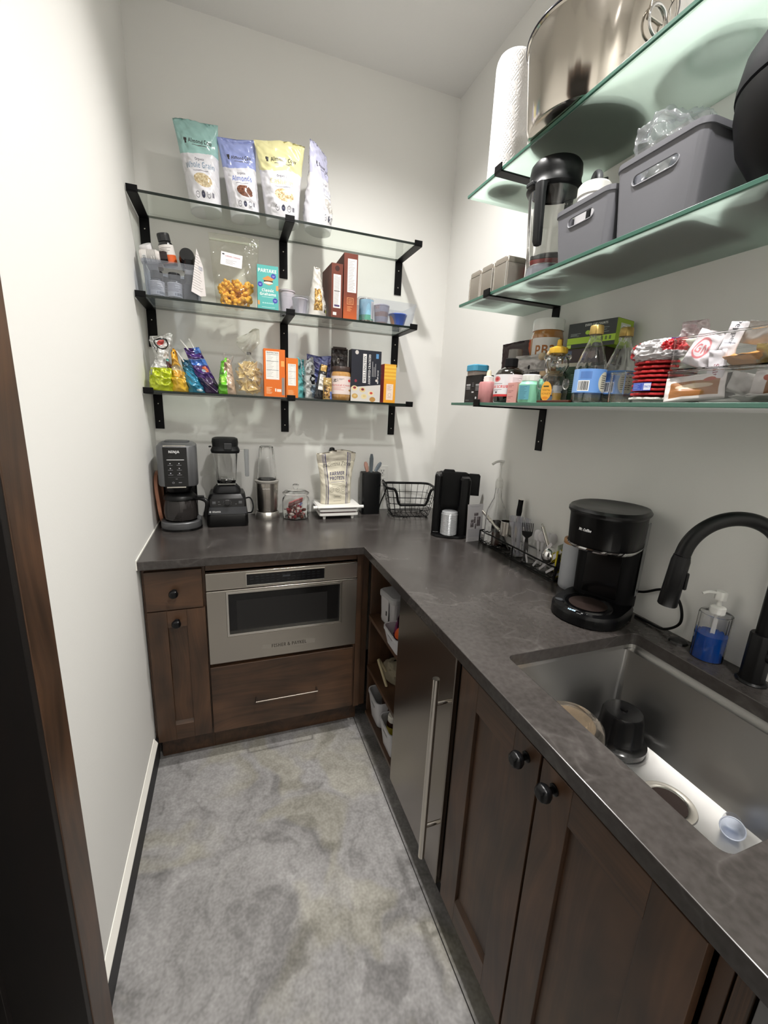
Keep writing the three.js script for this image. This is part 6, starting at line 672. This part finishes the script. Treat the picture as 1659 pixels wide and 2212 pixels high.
function soda(label, p, off) { const t = T('soda_bottle', label, 'bottle', p, 0, 'glass soda bottles on the lowest frosted shelf'); m('glass', shell([[0, 0.001], [0.036, 0.001], [0.0385, 0.006], [0.0385, 0.088], [0.036, 0.1], [0.024, 0.135], [0.0165, 0.155], [0.014, 0.165], [0.014, 0.18]], 0.0024), solidGlass, t); m('gold_cap', lathe([[0, 0.172], [0.0165, 0.172], [0.017, 0.175], [0.016, 0.192], [0.0145, 0.194], [0, 0.194]], 32), mk(0xb59a58, 0.35, 0.6), t); m('contents', lathe([[0, 0.0045], [0.0355, 0.0045], [0.0355, 0.022], [0, 0.022]], 32), clear(0xf0f0e6, 0.05, 0.95), t); m('label_wrap', wrap(0.0391, 0.026, 0.085, off), pm(tex(512, 128, (g) => { rect(g, '#6f9fe2', 0, 0, 512, 128); rect(g, '#8db6ec', 120, 0, 60, 128); rect(g, '#5b83c4', 190, 14, 60, 40); barcode(g, 180, 62, 62, 58); disc(g, '#d8d5c2', 330, 70, 42, 56); lines(g, '#4a4740', 306, 34, 50, 7, 11, 4); }), 0.4), t); }
soda('glass soda bottle with gold cap and blue label fully in view', [1.232, R1, 1.355], 1.0); soda('glass soda bottle with gold cap standing half hidden behind the paper plates', [1.312, R1, 1.375], 0.4);
{ const t = T('paper_plate_pack', 'bag of red scalloped paper plates standing on edge', 'paper plates', [1.25, R1, 1.548], 0.0);
  const R = rng(19); for (let i = 0; i < 9; i++) { const y = 0.008 + i * 0.0095; const pts = []; for (let k = 0; k < 96; k++) { const a = k / 96 * Math.PI * 2, r = 0.058 + 0.0022 * Math.sin(a * 18 + i); pts.push([Math.cos(a) * r, Math.sin(a) * r]); } const g = prism(pts, 0.003, 0.0008); g.rotateX(Math.PI / 2); m('plate', tr(g, R() * 0.003, y + 0.003, R() * 0.003), i ? mk(0xc3282c, 0.55) : white, t); }
  m('blue_sticker', (() => { const g = new THREE.CylinderGeometry(0.0606, 0.0606, 0.017, 12, 1, true, -1.95, 0.75); return tr(g, 0, 0.034, 0); })(), pm(tex(256, 96, (g) => { rect(g, '#3a55b8', 0, 0, 256, 96); g.strokeStyle = '#8da0dc'; g.lineWidth = 4; g.strokeRect(6, 6, 150, 84); lines(g, '#a9b8e6', 16, 20, 120, 5, 13, 4); rect(g, '#dfe4f2', 170, 8, 82, 80); txt(g, '75CT', 210, 48, 32, '#2f55b8'); }), 0.4), t);
  const b = m('bag_film', (() => { const g = new THREE.IcosahedronGeometry(1, 20); const p = g.attributes.position; for (let i = 0; i < p.count; i++) { const x = p.getX(i), y = p.getY(i), z = p.getZ(i); const k = 1 - Math.abs(N3(x * 3 + 5, y * 3, z * 3)); const s = 0.9 + 0.14 * k * k; p.setXYZ(i, Math.sign(x) * Math.pow(Math.abs(x), 0.7) * s * 0.062, 0.113 + Math.sign(y) * Math.pow(Math.abs(y), 0.7) * s * 0.026 + 0.006 * x, Math.sign(z) * Math.pow(Math.abs(z), 0.7) * s * 0.062); } const q = mergeVertices(g.deleteAttribute('uv').deleteAttribute('normal'), 1e-5); q.computeVertexNormals(); const u = []; const pp = q.attributes.position; for (let i = 0; i < pp.count; i++) u.push(0.5 + pp.getZ(i) * 7, (pp.getY(i) - 0.08) * 15); q.setAttribute('uv', new THREE.Float32BufferAttribute(u, 2)); return q; })(), pm(tex(256, 256, (g) => { rect(g, '#d8d4d6', 0, 0, 256, 256); rect(g, '#c6282e', 0, 0, 60, 256); rect(g, '#c6282e', 180, 0, 76, 150); rect(g, '#c6282e', 0, 220, 256, 36); disc(g, '#ece6e8', 30, 120, 20, 30); disc(g, '#4a2d7a', 196, 40, 26, 16); }), 0.2, { clearcoat: 1, clearcoatRoughness: 0.15 }), t, 'glossy red and white plastic bag');
  m('bag_tail', tr(pouch({ w0: 0.06, w1: 0.045, h: 0.04, d: 0.04, seed: 91, crumple: 0.012 }).rotateY(-1.3), 0.01, 0.13, 0.045), clear(0xf0e6e8, 0.15, 0.75), t); }
// clear stacking organiser with packets
const org = solidGlass;
function tray(label, p, w, d, h) { const t = T('clear_organizer', label, 'organizer', p, 0, 'clear organizer trays on the lowest frosted shelf'); m('tray_wall', loft([[w * 0.985, d * 0.985, 0.008, 0.0], [w, d, 0.008, h], [w - 0.005, d - 0.005, 0.006, h], [w * 0.985 - 0.005, d * 0.985 - 0.005, 0.006, 0.0025]], { crease: 0.9 }), org, t); m('top_rim', tube(rrPoints(w, d, 0.008, 3).map(([x, z]) => [x, h, z]), 0.0022, 120, 6, true), solidGlass, t); return t; }
tray('lower clear organizer tray full of sauce packets', [1.298, R1, 1.72], 0.2, 0.25, 0.062); tray('upper clear organizer tray of salt and pepper packets', [1.298, R1 + 0.0645, 1.72], 0.2, 0.25, 0.062);
tray('small empty clear tray in front of the paper plates', [1.262, R1, 1.462], 0.1, 0.05, 0.07);
{ const pk = (label, p, r, w, h, d, t, seed) => { const o = T('condiment_packet', label, 'packet', p, 0, 'condiment packets in the clear organizer'); o.rotation.set(...r); m('sachet', pouch({ w0: w, w1: w, h, d, seed, crumple: 0.003, bulge: 0.5, nu: 28, nv: 16 }).translate(0, -h / 2, 0), typeof t === 'number' ? mk(t, 0.35, 0, { clearcoat: 0.4 }) : pm(t, 0.35), o); };
  const sauce = tex(128, 128, (g) => { rect(g, '#cfc9c6', 0, 0, 128, 128); rect(g, '#8a5a30', 12, 30, 104, 80); disc(g, '#b9a68e', 64, 58, 40, 14); disc(g, '#a0442a', 96, 30, 14, 10); }), pep = tex(128, 256, (g) => { rect(g, '#dad6da', 0, 0, 128, 256); g.save(); g.translate(64, 70); g.rotate(Math.PI / 2 * 0.96); txt(g, 'Pepper', 0, 0, 46, '#3a3a42', 'bold', 'serif'); g.restore(); rect(g, '#6a6a78', 20, 140, 88, 6); }), salt = tex(128, 256, (g) => { rect(g, '#dcd8de', 0, 0, 128, 256); g.save(); g.translate(64, 160); g.rotate(Math.PI / 2 * 0.96); txt(g, 'Salt', 0, 0, 50, '#8a4a5a', 'bold', 'serif'); g.restore(); }), red = tex(128, 128, (g) => { rect(g, '#dcd6da', 0, 0, 128, 128); g.strokeStyle = '#cf7a80'; g.lineWidth = 8; g.beginPath(); g.arc(60, 64, 34, 0, 7); g.stroke(); txt(g, 'GN', 64, 66, 44, '#cf7a80'); });
  pk('clear fronted brown sauce packet propped against the lower tray', [1.208, R1 + 0.029, 1.655], [-0.25, -1.3, 0.12], 0.105, 0.052, 0.016, sauce, 101);
  pk('white pepper packet standing in the upper tray', [1.235, R1 + 0.115, 1.69], [-0.1, -1.35, -0.15], 0.03, 0.07, 0.008, pep, 102); pk('white salt packet slanting below the pepper packet', [1.222, R1 + 0.07, 1.68], [0, -1.35, 0.05], 0.03, 0.06, 0.008, salt, 103); pk('white sachet printed with a faded red ring', [1.225, R1 + 0.105, 1.645], [-0.1, -1.3, -0.35], 0.05, 0.07, 0.012, red, 104);
  pk('pale green sachet standing at the end of the upper tray', [1.235, R1 + 0.1, 1.612], [0, -1.1, 0.05], 0.05, 0.06, 0.012, 0xc3cabb, 105); pk('grey wrapped wet wipe lying across the upper tray', [1.26, R1 + 0.122, 1.745], [0.3, -1.3, 1.35], 0.04, 0.09, 0.02, 0xb3b1ae, 106); pk('small grey wrapper at the far end of the upper tray', [1.28, R1 + 0.115, 1.80], [0.2, -1.2, 1.2], 0.04, 0.07, 0.018, 0xc4c2c2, 107);
  pk('orange ended snack packet flat in the upper tray', [1.24, R1 + 0.078, 1.72], [1.2, -1.3, 0.2], 0.06, 0.05, 0.012, 0xc98a3a, 108); pk('olive sauce packet lying in the upper tray', [1.235, R1 + 0.085, 1.775], [0.3, -1.5, 1.5], 0.035, 0.07, 0.02, 0x7d6a32, 109); pk('dark olive sauce packet beyond the other sauces', [1.25, R1 + 0.085, 1.81], [0.3, -1.5, 1.5], 0.035, 0.07, 0.02, 0x6a5a30, 110);
  pk('red foil tea bag glimpsed inside the lower tray', [1.245, R1 + 0.038, 1.625], [0, -1.3, 0.4], 0.03, 0.035, 0.012, 0xb24a4c, 111); pk('black foil packet inside the lower tray', [1.27, R1 + 0.035, 1.655], [0, -1.2, 0.1], 0.07, 0.05, 0.02, 0x2a2422, 112); pk('white wrapped packet bulging in the lower tray', [1.24, R1 + 0.032, 1.745], [0.6, -1.3, 1.3], 0.045, 0.08, 0.024, 0xc9c5c2, 113); pk('brown sauce packet with white ends in the lower tray', [1.23, R1 + 0.03, 1.795], [0.2, -1.4, 1.4], 0.045, 0.09, 0.024, sauce, 114); pk('flat grey packets layer at the bottom of the lower tray', [1.235, R1 + 0.01, 1.77], [1.4, -1.4, 0.2], 0.1, 0.05, 0.008, 0xa9a7a2, 115); }
renderer.render(scene, camera);
